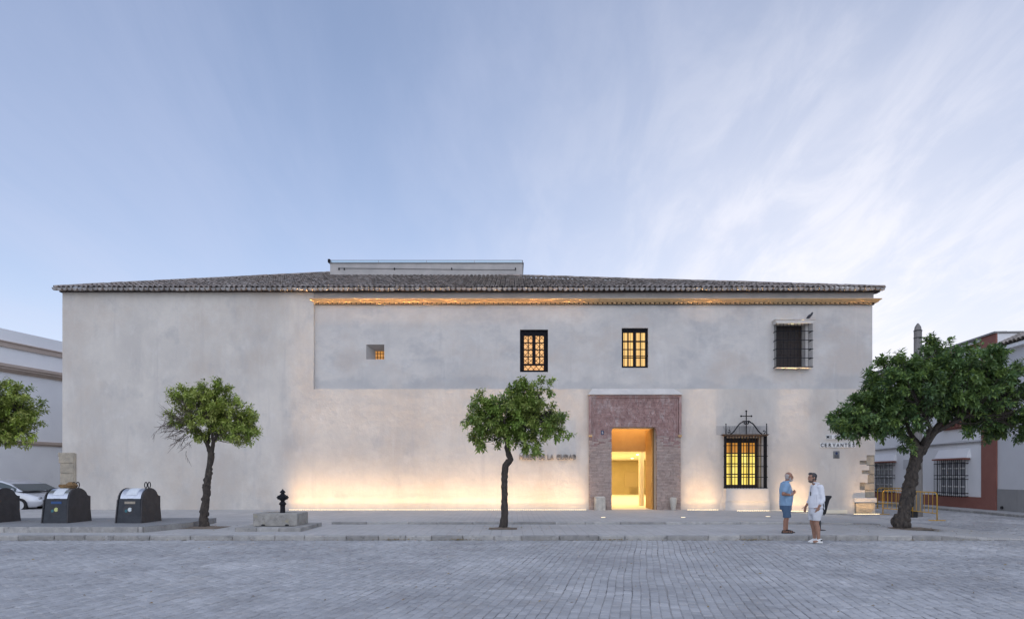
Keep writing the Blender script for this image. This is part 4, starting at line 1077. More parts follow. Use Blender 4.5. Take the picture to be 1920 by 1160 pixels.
    if twig_dead:
        for (c, d, n_, ln) in twig_dead:
            c = Vector(c)
            for _ in range(n_):
                p = c + Vector([rr.gauss(0, .16) for _ in range(3)]); dd = Vector(d) + Vector([rr.gauss(0, .45) for _ in range(3)])
                path = [p]; 
                for k in range(5): dd = (dd + Vector([rr.gauss(0, .22) for _ in range(3)])); path.append(path[-1] + dd.normalized()*ln/5)
                tw.tube(path, [.009, .007, .006, .005, .004, .003], 4, cap=False)
                for k in range(3):
                    i = rr.randrange(1, 5); q = path[i]; dq = dd + Vector([rr.gauss(0, .9) for _ in range(3)]); tw.tube([q, q + dq.normalized()*ln*.22, q + dq.normalized()*ln*.36 + Vector((0, 0, .03))], [.005, .004, .0025], 3, cap=False)
    if tw.v: tw.build('twigs', M_twig if twig_dead else M_bark, root)
    lf.build('crown', leafmat, root)
    return root
# px helper local to a tree at depth Y with base pixel (bx, by)
def TP(bx, by, Y):
    k = Y/F
    return lambda x, y, dy=0.0: ((x-bx)*k, dy, (by-y)*k)
# tree 1
Y1 = 19.5; X1 = fx(383, Y1); t = TP(383, 989, Y1)
pit(X1+.05, Y1, 1.15, 1.0, zpav(X1, Y1)+.0)
make_tree('orange_tree', 'small tree with thin wind swept crown and bare dry twigs beside the bins', (X1, Y1, zpav(X1, Y1)),
    [(*t(383, 991), .165), (*t(382, 968), .125), (*t(386, 940), .105), (*t(389, 900), .105), (*t(394, 866), .085), (*t(396, 848), .10)],
    [[(*t(395, 850), .075), (*t(389, 835), .06), (*t(378, 815, .1), .045), (*t(350, 790, .2), .02)], [(*t(396, 850), .075), (*t(400, 830), .055), (*t(420, 800, -.2), .035), (*t(455, 790, -.1), .02)],
     [(*t(389, 835), .05), (*t(385, 800, .3), .035), (*t(395, 760, .3), .02)], [(*t(400, 830), .05), (*t(405, 790, -.4), .03), (*t(380, 760, -.4), .02)]],
    [(*t(352, 744, .05), .60, .55, .30), (*t(395, 760, 0), .60, .7, .48), (*t(432, 783, 0), .62, .75, .52), (*t(460, 803, -.1), .50, .6, .45), (*t(385, 800, 0), .55, .65, .36), (*t(405, 735, 0), .45, .5, .25), (*t(440, 830, 0), .3, .4, .16, .6), (*t(340, 775, -.1), .40, .45, .38, .55)],
    1400, .12, M_leaf1, 21, twig_dead=[(t(352, 795, -.2), (-1, -.2, -.05), 34, .75), (t(345, 815, 0), (-.7, -.2, -.5), 18, .55), (t(370, 785, -.3), (-.6, -.6, .1), 24, .6)], knobs=26)
# tree 2
Y2 = 19.15; X2 = fx(943, Y2); t = TP(943, 990, Y2)
pit(X2, Y2, .86, .75, zpav(X2, Y2))
make_tree('orange_tree', 'bushy small tree with crooked slim trunk between fountain and portal', (X2, Y2, zpav(X2, Y2)),
    [(*t(943, 992), .125), (*t(946, 965), .105), (*t(946, 930), .095), (*t(946, 893), .095), (*t(948, 872), .10), (*t(957, 860), .095), (*t(950, 838), .065), (*t(952, 826), .075)],
    [[(*t(951, 830), .07), (*t(945, 815), .05), (*t(925, 790, .2), .03), (*t(905, 770, .1), .015)], [(*t(952, 830), .06), (*t(960, 805), .045), (*t(990, 780, -.2), .03), (*t(1030, 770), .015)], [(*t(951, 828), .05), (*t(955, 790, .3), .035), (*t(975, 740, .2), .015)], [(*t(951, 828), .05), (*t(945, 790, -.4), .03), (*t(935, 760, -.4), .015)], [(*t(960, 800), .04), (*t(995, 760, .1), .025), (*t(1020, 728, .1), .010)]],
    [(*t(955, 775, 0), .85, .9, .60), (*t(912, 785, 0), .50, .65, .55), (*t(1000, 785, 0), .68, .8, .58), (*t(985, 740, 0), .50, .55, .33), (*t(1045, 800, 0), .42, .5, .32), (*t(902, 823, 0), .36, .4, .30, .8), (*t(1000, 825, -.2), .45, .5, .30, .8), (*t(970, 722, 0), .28, .3, .15, .8), (*t(1022, 722, .1), .2, .22, .17, .9), (*t(955, 822, -.2), .45, .45, .2, .7), (*t(900, 752, 0), .24, .3, .2, .7)],
    1700, .13, M_leaf2, 33, knobs=14, lpc=(8, 12), droop=.12)
# tree 3 (large, by the side street)
Y3 = 19.25; X3 = fx(1697, Y3); t = TP(1697, 991, Y3)
pit(X3+.15, Y3, 1.35, 1.1, zpav(X3, Y3))
make_tree('orange_tree', 'large dark spreading tree with thick gnarled trunk at the street corner', (X3, Y3, zpav(X3, Y3)),
    [(*t(1692, 993), .27), (*t(1690, 978), .215), (*t(1695, 960), .17), (*t(1702, 930), .18), (*t(1706, 905), .175), (*t(1712, 880), .165), (*t(1717, 858), .17), (*t(1722, 842), .185)],
    [[(*t(1722, 848), .15), (*t(1714, 828), .10), (*t(1690, 812, .1), .065), (*t(1640, 800, .1), .045), (*t(1595, 800), .02)], [(*t(1724, 848), .17), (*t(1740, 825), .12), (*t(1754, 800, -.1), .09), (*t(1775, 770), .05), (*t(1840, 750), .025)],
     [(*t(1725, 840), .10), (*t(1722, 805, .5), .07), (*t(1720, 760, .6), .04), (*t(1740, 700, .5), .02)], [(*t(1730, 835), .10), (*t(1720, 805, -.6), .06), (*t(1690, 760, -.8), .03)], [(*t(1745, 815), .08), (*t(1790, 780, -.6), .05), (*t(1850, 790, -.6), .02)]],
    [(*t(1690, 735, 0), 1.1, 1.5, .95), (*t(1790, 720, 0), 1.25, 1.6, 1.05), (*t(1865, 750, 0), .95, 1.3, .95), (*t(1620, 780, 0), .80, 1.1, .62), (*t(1748, 668, 0), .62, .8, .55), (*t(1830, 675, .1), .65, .8, .45), (*t(1590, 803, -.1), .40, .6, .26), (*t(1655, 788, -.3), .8, .9, .42), (*t(1895, 790, 0), .5, .8, .60), (*t(1835, 800, -.2), .42, .6, .38), (*t(1745, 758, -.5), .9, .6, .40), (*t(1905, 715, 0), .35, .7, .5), (*t(1680, 690, 0), .5, .7, .30), (*t(1640, 735, .1), .5, .8, .4), (*t(1695, 828, -.2), .25, .3, .2, .5), (*t(1600, 790, .1), .5, .6, .3)],
    4300, .15, M_leaf3, 44, knobs=70, lpc=(9, 14), droop=.08)
# tree 0 at the left edge of the square
Y0 = 19.4; X0 = fx(-22, Y0); t = TP(-22, 989, Y0)
pit(X0, Y0, 1.1, 1.0, zpav(X0, Y0))
make_tree('orange_tree', 'round crowned leafy tree at the far end of the bin platform', (X0, Y0, zpav(X0, Y0)),
    [(*t(-22, 992), .15), (*t(-24, 960), .12), (*t(-22, 900), .105), (*t(-20, 850), .10)],
    [[(*t(-20, 855), .07), (*t(0, 810), .05), (*t(40, 770), .02)], [(*t(-20, 855), .07), (*t(-45, 810), .05), (*t(-80, 770), .02)], [(*t(-20, 855), .06), (*t(-15, 800, .3), .04), (*t(-10, 750, .3), .02)]],
    [(*t(-15, 770, 0), 1.0, 1.0, .80), (*t(25, 775, 0), .72, .9, .72), (*t(-65, 780, 0), .7, .8, .65), (*t(50, 805, 0), .38, .5, .38), (*t(10, 735, 0), .55, .6, .40), (*t(10, 820, 0), .5, .6, .3)],
    1450, .12, M_leaf1, 55, knobs=10)

# ------------------------------------------------------------------ bins on their platform
ZP = .29
mb = MB()
poly = [(-30, 17.9), (-10.45, 17.9), (-9.95, 19.55), (-10.1, 21.5), (-30, 21.5)]
def slab(mb, poly, z0, z1):
    n = len(poly); mb.add([(x, y, z0) for x, y in poly] + [(x, y, z1) for x, y in poly], [tuple(range(n, 2*n))] + [(i, (i+1) % n, (i+1) % n+n, i+n) for i in range(n)])
slab(mb, poly, -.1, ZP)
plat = tag(mb.build('bin_platform', M_pad), kind='structure')
mb = MB(); xk = -22.0
while xk < -10.5:
    e = min(xk+1.9, -10.47); m_ = MB(); m_.box(xk, e-.012, 17.84, 17.905, -.05, ZP-.012, .012); m_.build('edging_slab', M_kerb, plat); xk = e
m_ = MB(); m_.add([(-10.44, 17.86, -.05), (-9.89, 19.55, -.05), (-9.89, 19.55, ZP-.012), (-10.44, 17.86, ZP-.012), (-10.5, 17.9, -.05), (-9.96, 19.56, -.05), (-9.96, 19.56, ZP-.012), (-10.5, 17.9, ZP-.012)], [(0, 1, 2, 3), (3, 2, 6, 7), (0, 3, 7, 4), (1, 5, 6, 2)]); m_.build('edging_slab', M_kerb, plat)

def make_bin(X, Y, label, spot_col, strip_mat, hooks=True):
    r = empty('waste_bin', (X, Y, ZP), 0, label, 'bin', 'steel waste bins on the platform')
    W, D = .72, 1.06; zs = .74
    # body: tapered box, sides continue as rounded cheeks above
    mb = MB(); b, t_ = W/2, W/2*.90; f0, f1 = 0.0, .07; k0, k1 = D, D-.06
    mb.add([(-b, f0, 0), (b, f0, 0), (b, k0, 0), (-b, k0, 0), (-t_, f1, zs), (t_, f1, zs), (t_, k1, zs), (-t_, k1, zs)], [(0, 1, 5, 4), (1, 2, 6, 5), (2, 3, 7, 6), (3, 0, 4, 7), (4, 5, 6, 7)])
    mb.build('body', M_bin, r)
    for sg in (-1, 1):
        mb = MB(); V = []
        prof = [(-.02, 0), (D+.02, 0), (D-.07, .80)] + [(D*.5-.02 + .43*math.cos(a), .72 + .34*math.sin(a)) for a in [math.radians(d) for d in range(20, 181, 16)]] + [(.05, .70)]
        n = len(prof)
        def sx(z, off): return sg*((b+.012)*(1-.09*z) + off)
        mb.add([(sx(z, 0), y, z) for y, z in prof] + [(sx(z, .035), y, z) for y, z in prof], [tuple(range(n)), tuple(range(2*n-1, n-1, -1))] + [(i, (i+1) % n, (i+1) % n+n, i+n) for i in range(n)])
        mb.build('side_cheek', M_binside, r)
    mb = MB(); mb.box(-.36, .36, D-.03, D+.03, .0, .80); mb.build('back_plate', M_binside, r)
    # rounded steel lid drum
    def drum(x0, x1, rad, a0, a1, mat, name, par):
        mb = MB(); V = []; nseg = 14
        for xx in (x0, x1):
            for k in range(nseg+1):
                a = math.radians(a0 + (a1-a0)*k/nseg); V.append((xx, .48 - rad*math.cos(a), .70 + rad*.90*math.sin(a)))
        m1 = nseg+1; mb.add(V, [(k, k+1, m1+k+1, m1+k) for k in range(nseg)] + [tuple(range(m1)), tuple(range(2*m1-1, m1-1, -1))])
        return mb.build(name, mat, par, smooth=True, auto=35)
    lid = drum(-.31, .31, .385, 2, 178, M_steel, 'lid', r)
    drum(-.15, .17, .391, 24, 92, M_sticker, 'lid_sticker', lid)
    drum(-.325, .325, .30, -5, 185, M_black, 'lid_core', lid)
    mb = MB(); mb.box(-.10, .10, .075, .12, .715, .745, .01); mb.build('lid_handle', M_black, lid)
    # front badge
    yb = .048
    def disc(x, z, rad, y, mat, name, notch=False):
        mb = MB(); n = 20; rng = range(n)
        V = [(x + rad*math.cos(2*math.pi*k/n), y + (z+rad*math.sin(2*math.pi*k/n) - .4)*.095, z + rad*math.sin(2*math.pi*k/n)) for k in rng]
        if notch: V = [((x + rad*.45, y + (z-.4)*.095, z) if k == 0 else V[k]) for k in rng]
        mb.add(V, [tuple(rng)]); mb.build(name, mat, r)
    disc(-.03, .40, .155, .034, M_binside, 'badge_ring'); disc(-.09, .37, .045, .031, pmat('badge_teal', (.03, .14, .17), rough=.6), 'badge_mark'); disc(.02, .41, .062, .030, spot_col, 'badge_spot', True)
    mb = MB(); mb.box(-.15, .17, .050, .062, .585, .655); mb.build('name_strip', strip_mat, r)
    if hooks:
        mb = MB()
        for yy in (.38, .56):
            pth = [(.25, yy + .07*math.cos(a), 1.05 + .10 + .09*math.sin(a)) for a in [math.radians(d) for d in range(-60, 241, 25)]]
            mb.tube([(.25, yy+.03, 1.02)] + pth + [(.25, yy-.03, 1.02)], .014, 6)
        mb.build('lifting_eye', M_iron, r, loc=(0, .10, 0))
    return r
M_spotw = pmat('badge_white', (.62, .68, .68), rough=.6); M_spoty = pmat('badge_yellow', (.55, .58, .22), rough=.6)
M_stripb = pmat('strip_blue', (.03, .08, .22), rough=.6); M_stript = pmat('strip_tan', (.42, .36, .28), (.30, .26, .21), scale=20, rough=.7)
make_bin(-11.64, 19.10, 'dark steel waste bin with white badge spot at the platform end by the tree', M_spotw, M_stript)
make_bin(-13.88, 19.10, 'dark steel waste bin with yellow badge spot and a brown bag on top', M_spoty, M_stripb)
make_bin(-16.15, 19.10, 'dark steel waste bin before the parked silver car, no bag on it', M_spotw, M_stript, hooks=False)
# crumpled brown bag on the middle bin
mb = MB(); rb2 = random.Random(4)
mb.ell((.10, 0, .09), (.17, .14, .10), 14, 10); mb.ell((-.14, .02, .055), (.15, .10, .06), 12, 8); mb.ell((-.25, 0, .07), (.06, .05, .05), 8, 6)
mb.v = [(x + rb2.uniform(-.018, .018), y + rb2.uniform(-.018, .018), max(-.01, z + rb2.uniform(-.016, .016))) for x, y, z in mb.v]
tag(mb.build('paper_bag', pmat('brown_paper', (.26, .16, .07), (.14, .085, .04), scale=9, rough=.9), loc=(-13.80, 19.58, ZP+1.045)), 'crumpled brown bag lying on top of a waste bin', 'bag')

# ------------------------------------------------------------------ fountain
FX0, FX1, FY0, FY1 = -7.98, -6.08, 18.10, 20.15; fzb = .12
mb = MB(); ft = empty('drinking_fountain', ((FX0+FX1)/2, 19.2, fzb), 0, 'stone trough with dark cast iron standpipe on a low stone base', 'fountain')
fo = Vector(ft.location)
def fpart(mb, name, mat, par=None, **kw):
    mb.v = [(x-fo.x, y-fo.y, z-fo.z) for x, y, z in mb.v]; return mb.build(name, mat, par or ft, **kw)
mb = MB(); mb.box(FX0+.02, FX1-.02, FY0+.02, FY1-.02, .05, .225); base_ = fpart(mb, 'base', M_kerb)
nB = 3
for k in range(nB):
    for (y0, y1) in ((FY0, FY0+.35), (FY1-.35, FY1)):
        mb = MB(); mb.box(FX0+(FX1-FX0)*k/nB+.004, FX0+(FX1-FX0)*(k+1)/nB-.004, y0, y1, .08, .24, .015); fpart(mb, 'base_slab', M_kerb, base_)
for (x0, x1) in ((FX0, FX0+.35), (FX1-.35, FX1)):
    for k in range(2):
        ya, yb_ = FY0+.354, FY1-.354; mb = MB(); mb.box(x0, x1, ya+(yb_-ya)*k/2+.004, ya+(yb_-ya)*(k+1)/2-.004, .08, .24, .015); fpart(mb, 'base_slab', M_kerb, base_)
TX0, TX1, TY0, TY1, TZ = fx(475, 18.75), fx(557.5, 18.75), 18.72, 19.75, .24+.37
mb = MB()
for (a, b, c, d) in ((TX0, TX1, TY0, TY0+.22), (TX0, TX1, TY1-.22, TY1), (TX0, TX0+.22, TY0+.22, TY1-.22), (TX1-.22, TX1, TY0+.22, TY1-.22)):
    mb.box(a, b, c, d, .235, TZ, .012)
mb.box(TX0+.2, TX1-.2, TY0+.2, TY1-.2, .235, TZ-.03)
fpart(mb, 'trough', M_conc)
for xx in (fx(493.5, 18.72), fx(538, 18.72)):
    mb = MB(); mb.ell((xx, TY0-.002, .262), (.065, .010, .028), 12, 8); fpart(mb, 'drain_hole', M_black)
sx_, sy_ = fx(530, 19.25), 19.25
mb = MB(); mb.lathe([(.078, 0), (.075, .02), (.072, .22), (.074, .26), (.105, .28), (.108, .31), (.075, .35), (.055, .38), (.06, .40), (.075, .41)], (sx_, sy_, TZ-.04), 18); pipe = fpart(mb, 'standpipe', M_iron, smooth=True, auto=40)
mb = MB(); zc = TZ+.37; mb.box(sx_-.085, sx_+.085, sy_-.085, sy_+.085, zc, zc+.17, .018); mb.lathe([(.075, .17), (.055, .20), (.045, .215), (.085, .235), (.082, .255), (.04, .30), (.02, .315), (.018, .335), (.005, .345)], (sx_, sy_, zc), 16); fpart(mb, 'head', M_iron, pipe)
for (dx, dy) in ((1, 0), (-1, 0), (0, 1), (0, -1)):
    mb = MB()
    if dx: mb.tube([(sx_+dx*.08, sy_, zc+.085), (sx_+dx*.145, sy_, zc+.085)], .062, 12); mb.tube([(sx_+dx*.14, sy_, zc+.085), (sx_+dx*.18, sy_, zc+.085)], .020, 8)
    else: mb.tube([(sx_, sy_+dy*.08, zc+.085), (sx_, sy_+dy*.145, zc+.085)], .062, 12); mb.tube([(sx_, sy_+dy*.14, zc+.085), (sx_, sy_+dy*.18, zc+.085)], .020, 8)
    fpart(mb, 'spout', M_iron, pipe)

# ------------------------------------------------------------------ cars in the side street
def make_car(X, Y, rz, label, z=.0, dark=False):
    r = empty('parked_car', (X, Y, z), rz, label, 'car', 'silver cars parked in the side street')
    # +x = front; length 4.3, nose at x=0
    def bodyprof(): return None
    st = [(-4.30, .42, .62, .62), (-4.22, .30, .92, .78), (-3.9, .22, 1.0, .82), (-3.2, .20, 1.0, .86), (-2.2, .20, .96, .87), (-1.3, .20, .93, .865), (-1.0, .20, .92, .86), (-.5, .21, .80, .82), (-.15, .25, .68, .74), (0, .36, .56, .60)]
    mb = MB(); V = []; seg = 10
    for (x, zb, zt, hw) in st:
        ring = [(x, -hw*.90, zb), (x, -hw*.985, zb+.10), (x, -hw, (zb+zt)*.5), (x, -hw*.97, zt-.06), (x, -hw*.90, zt), (x, hw*.90, zt), (x, hw*.97, zt-.06), (x, hw, (zb+zt)*.5), (x, hw*.985, zb+.10), (x, hw*.90, zb)]
        V += ring
    n = 10; Fc = []
    for i in range(len(st)-1):
        for k in range(n): Fc.append((i*n+k, i*n+(k+1) % n, (i+1)*n+(k+1) % n, (i+1)*n+k))
    Fc += [tuple(range(n)), tuple(range((len(st)-1)*n+n-1, (len(st)-1)*n-1, -1))]
    mb.add(V, Fc); body = mb.build('body', M_carpaint, r, smooth=True, auto=32)
    # greenhouse: roof + pillars + glass
    cab = [(-3.95, 1.00, 1.00), (-3.45, .99, 1.30), (-2.9, .97, 1.42), (-2.2, .95, 1.45), (-1.75, .94, 1.40), (-1.35, .93, 1.26), (-.72, .92, .925)]
    mb = MB(); V = []
    for (x, zb, zt) in cab:
        wt = .60 if zt > 1.1 else .66; V += [(x, -.80, zb), (x, -wt - (1.45-zt)*.30, zt), (x, wt + (1.45-zt)*.30, zt), (x, .80, zb)]
    Fc = []
    for i in range(len(cab)-1): Fc += [(i*4+k, i*4+k+1, i*4+k+5, i*4+k+4) for k in range(3)]
    mb.add(V, Fc); gh = mb.build('roof', M_carpaint, r, smooth=True, auto=40)
    M_cg = MATS.get('car_glass') or pmat('car_glass', (.035, .055, .058), rough=.06, spec=.7)
    def sidept(x, f, sg):
        for i in range(len(cab)-1):
            if cab[i][0] <= x <= cab[i+1][0]:
                t = (x-cab[i][0])/(cab[i+1][0]-cab[i][0]); zb = cab[i][1]*(1-t)+cab[i+1][1]*t; zt = cab[i][2]*(1-t)+cab[i+1][2]*t
                wt = (.60 if zt > 1.1 else .62) + (1.45-zt)*.30
                return Vector((x, sg*(.80*(1-f)+wt*f + .008), zb*(1-f)+zt*f))
    for sg in (-1, 1):
        for (a, b) in ((-3.6, -2.52), (-2.44, -1.02)):
            mb = MB(); V = []; k_ = 9
            for i in range(k_): x = a+(b-a)*i/(k_-1); V += [sidept(x, .06, sg), sidept(x, .86, sg)]
            mb.add(V, [(2*i, 2*i+1, 2*i+3, 2*i+2) for i in range(k_-1)]); mb.build('side_window', M_cg, r)
        mb = MB(); mb.box(-2.9, -.95, sg*.872-.012, sg*.872+.012, .50, .55, .006); mb.build('side_moulding', M_black, r)
        mb = MB(); mb.ell((-1.10, sg*.92, 1.0), (.06, .10, .07), 10, 7); mb.build('wing_mirror', M_carpaint if not dark else M_black, r, smooth=True)
        mb = MB(); mb.box(-.22, -.05, sg*.60-.1, sg*.60+.1, .56, .68, .03); mb.build('headlight', M_steel, r)
    mb = MB(); mb.add([(-1.30, -.64, 1.25), (-1.30, .64, 1.25), (-.74, .74, .945), (-.74, -.74, .945)], [(0, 1, 2, 3)]); mb.v = [(x+.01, y, z+.012) for x, y, z in mb.v]; mb.build('windscreen', M_cg, r)
    for xx in (-.82, -3.45):
        for sg in (-1, 1):
            mb = MB(); mb.tube([(xx, sg*.88, .31), (xx, sg*.68, .31)], .31, 24); wh = mb.build('wheel', M_rubber, r)
            mb = MB(); mb.tube([(xx, sg*.889, .31), (xx, sg*.85, .31)], .20, 18); mb.build('rim', M_steel, wh)
    return r
make_car(fx(96, 29.3), 29.3, R(4), 'silver car parked closer to the bins in the side street', .08)
make_car(fx(120, 31.6), 31.6, R(4), 'silver car half hidden behind the other parked car', .06, True)

# ------------------------------------------------------------------ white building on the left
lw = empty('white_building', (-27.7, 34, 0), math.atan2(1, .245), 'white building with taupe cornice bands behind the parked cars', 'building')
# local +x runs along the wall away from the camera, -y is outward (to the street)
mb = MB(); mb.box(-14, 26, 0, 10, -.2, 9.7); mb.build('wall', M_white, lw)
def band(z0, z1, pr, name, m=M_taupe, steps=None):
    mb = MB()
    for (a, b, p) in (steps or [(z0, z1, pr)]): mb.box(-14.05, 26, -p, -.001, a, b)
    mb.build(name, m, lw)
band(0, 0, 0, 'coping_band', steps=[(8.72, 8.98, .10), (8.98, 9.04, .16)])
band(0, 0, 0, 'cornice_band', steps=[(7.62, 7.78, .34), (7.50, 7.62, .26), (7.42, 7.50, .16), (7.34, 7.42, .08)])
band(0, 0, 0, 'string_course', steps=[(3.50, 3.66, .12), (3.42, 3.50, .06)])

# ------------------------------------------------------------------ houses in the side street on the right
dirv = Vector((.085, 1, 0)).normalized(); rzr = math.atan2(dirv.y, dirv.x)
OR = Vector((20.15+.085*27, 27, 0))
def SY(Y): return (Y-27)*1.0036
rh = empty('red_trimmed_house', OR, rzr, 'white two storey house with brick red plinth and pilaster', 'building')
# local: +x along the wall going away, +y outward to the street
S0 = SY(29.36); S1 = 24
mb = MB(); mb.box(S0, S1, -9, 0, -.2, 8.35); mb.build('wall', M_white, rh)
mb = MB(); mb.box(S0+1.06, S1, 0, .05, -.1, .67); mb.build('plinth', M_red, rh)
mb = MB(); mb.box(S0-.01, S0+1.05, .001, .07, -.1, 8.36); mb.build('pilaster', M_red, rh)
mb = MB(); mb.box(S0+1.055, S1, .001, .04, 7.95, 8.20); mb.build('frieze', M_red, rh)
mb = MB(); mb.box(S0-.05, S1, -.4, .16, 8.36, 8.44); mb.box(S0-.05, S0+.25, -9, -.41, 8.36, 8.43); mb.build('coping', M_mortar, rh)
mb = MB(); mb.box(S0+1.06, S1, .001, .07, 3.32, 3.40); mb.build('string_course', M_mortar, rh)
mb = MB(); mb.tube([(S0-.5, .1, 3.55)] + [(S0+1.1+k*1.5, .09, 3.44 + .03*math.sin(k*2)) for k in range(12)], .015, 5); mb.build('wall_cable', M_greywall, rh)
mb = MB(); mb.box(S0+.9, S1, .001, .12, 6.9, 7.02); mb.build('upper_band', M_red, rh)
def grille_window(par, s0, s1, z0, z1):
    mb = MB(); mb.box(s0, s1, -.01, .02, z0, z1); wn = mb.build('window', M_curtain, par)
    n = 4
    mb = MB()
    for k in range(n+1):
        xx = s0+(s1-s0)*k/n; mb.box(xx-.05, xx+.05, .021, .06, z0, z1)
    for zz_ in (z0+.04, z0+.5, z0+(z1-z0)*.55, z0+(z1-z0)*.78, z1-.04): mb.box(s0, s1, .024, .055, zz_-.035, zz_+.035)
    mb.build('sash', M_wfr, wn)
    # hood
    mb = MB(); mb.add([(s0-.25, .0, z1+.60), (s1+.25, .0, z1+.60), (s1+.30, .22, z1+.12), (s0-.30, .22, z1+.12), (s0-.35, 0, z1+.10), (s1+.35, 0, z1+.10)], [(0, 1, 2, 3), (3, 2, 5, 4), (0, 3, 4), (1, 5, 2)]); mb.build('hood', M_white, wn)
    mb = MB(); mb.box(s0-.30, s1+.30, .0, .36, z1+.02, z1+.10, .02); mb.build('hood_ledge', M_red, wn)
    ex0, ex1, yc = s0-.12, s1+.12, .32
    for zb in (z0+.02, z0+.18, z0+(z1-z0)*.48, z0+(z1-z0)*.58, z1-.16):
        mb = MB(); mb.box(ex0-.03, ex1+.03, yc-.008, yc+.008, zb-.018, zb+.018)
        for xx in (ex0, ex1): mb.box(xx-.008, xx+.008, 0, yc-.009, zb-.018, zb+.018)
        mb.build('band', M_iron, wn)
    for k in range(15):
        xx = ex0+(ex1-ex0)*k/14; mb = MB(); mb.tube([(xx, yc, z0-.05), (xx, yc, z1+.03)], .014, 5); mb.build('bar', M_iron, wn)
    for xx in (ex0, ex1):
        mb = MB(); mb.tube([(xx, yc*.5, z0-.02), (xx, yc*.5, z1+.03)], .013, 5); mb.build('bar', M_iron, wn)
grille_window(rh, SY(31.6), SY(33.7), .66, 2.50)
grille_window(rh, SY(38.6), SY(40.8), .66, 2.50)
mb = MB(); mb.box(SY(31.7), SY(33.6), .001, .30, 4.42, 4.52); 
for k in range(7): a = SY(31.75)+k*.26; mb.box(a, a+.13, .001, .22, 4.18, 4.42)
mb.box(SY(31.8), SY(33.5), .001, .10, 4.10, 4.18); mb.build('balcony_corbel', M_red, rh)
mb = MB(); mb.box(SY(31.75), SY(33.55), -.02, .02, 4.55, 6.5); uw = mb.build('upper_window', M_curtain, rh)
mb = MB(); mb.box(SY(31.7), SY(31.8), .02, .08, 4.55, 6.55); mb.box(SY(33.5), SY(33.6), .02, .08, 4.55, 6.55); mb.box(SY(32.6), SY(32.7), .02, .06, 4.55, 6.5); mb.box(SY(31.8), SY(33.5), .02, .08, 6.45, 6.55); mb.build('sash', M_wfr, uw)
for k in range(3):
    mb = MB(); mb.box(SY(36.0)+k*.42, SY(36.0)+k*.42+.40, .001, .16, 1.55 + (.55 if k != 1 else .6), 2.65); mb.build('meter_box', M_greywall, rh)
mb = MB(); mb.box(SY(36.0), SY(36.4), .001, .14, 1.5, 2.08); mb.build('meter_box', M_wfr, rh)
# neighbour house
nh = empty('grey_white_house', OR, rzr, 'plain pale house with grey wainscot and tiled eave', 'building')
mb = MB(); mb.box(-14, S0-.012, -9, 0, -.2, 7.45); mb.build('wall', M_greywall, nh)
for k in range(9):
    mb = MB(); a = S0-.02-1.3*(k+1); mb.box(a, a+1.29, .001, .035, -.1, 1.10, .004); mb.build('wainscot_slab', M_wains, nh)
mb = MB(); mb.box(-14, S0+.02, -.3, .26, 7.45, 7.60); mb.build('eave_moulding', M_white, nh)
mb = MB(); sl2 = .45
mb.add([(-14, .30, 7.62), (S0+.05, .30, 7.62), (S0+.05, -4.5, 7.62+4.8*sl2), (-14, -4.5, 7.62+4.8*sl2), (-14, -9, 7.5), (S0, -9, 7.5)], [(0, 1, 2, 3), (3, 2, 5, 4)]); rf2 = mb.build('roof', M_under, nh)
ang2 = math.atan(sl2); m_ = half_tile(.46, .12, .105, 6, .02); me_t2 = bpy.data.meshes.new('roof_tile'); me_t2.from_pydata(m_.v, [], m_.f)
M_tile2 = pmat('roof_tile_pale', (.36, .315, .27), (.25, .21, .18), scale=5, rough=.92, bump=.5, tint=.3, spots=[((.10, .095, .09), 5, .58, .74, .6)])
me_t2.materials.append(M_tile2)
for i in range(14):
    for j in range(13):
        xx = S0 - .08 - i*.26; d = j*.34
        link('roof_tile', me_t2, rf2, (xx, .34 - d*math.cos(ang2), 7.63 + d*math.sin(ang2) + .03), (-ang2*-1 + rt.uniform(-.02, .02), 0, math.pi + rt.uniform(-.04, .04)))
mb = MB(); mb.tube([(S0-.4, .02, .25), (S0-.4, .10, .25)], .07, 12); mb.build('vent_pipe', M_black, nh)
# pavement along the right-hand houses
mb = MB(); mb.box(-14, 24, .0, 1.25, -.2, .10); rp = mb.build('far_pavement', M_pave2, None, loc=OR, rot=(0, 0, rzr)); tag(rp, kind='structure')
ks = -6.0
while ks < 16:
    l = kr.uniform(.8, 1.1); mb = MB(); mb.box(ks, ks+l-.012, 1.25, 1.40, -.2, .11, .015); mb.build('kerb_stone', M_kerb, rp); ks += l

# ------------------------------------------------------------------ telegraph pole, cables, barriers
Yp = 26.6; Xp = fx(1721, Yp)
tp = empty('telegraph_pole', (Xp, Yp, 0), 0, 'weathered grey wooden utility pole with pointed top behind the large tree', 'pole')
mb = MB(); zt_ = fz(606, Yp); mb.tube([(0, 0, -.1), (0, 0, 3), (0, 0, zt_-.35), (0, 0, zt_-.15), (0, 0, zt_)], [.19, .17, .155, .12, .03], 10); mb.build('shaft', M_pole, tp, smooth=True, auto=40)
for zz_ in (zt_-.32, zt_-.62, zt_-1.9):
    mb = MB(); mb.tube([(.162*math.cos(a), .162*math.sin(a), zz_) for a in [2*math.pi*k/14 for k in range(15)]], .012, 5); mb.build('wire_ring', M_iron, tp)
mb = MB(); mb.tube([(.0, -.17, zt_-1.95), (-.30, -.20, zt_-2.1)], .02, 5); mb.box(-.34, -.24, -.25, -.17, zt_-2.2, zt_-2.0, .01); mb.build('cable_bracket', M_iron, tp)
def cable(name, pts, rad, label):
    mb = MB(); mb.tube(pts, rad, 6); return tag(mb.build(name, M_black, smooth=True), label, 'cable')
p0 = Vector((Xp-.3, Yp-.18, zt_-2.1)); p1 = Vector((XR+.02, YF+1.2, fz(690, 29.4)))
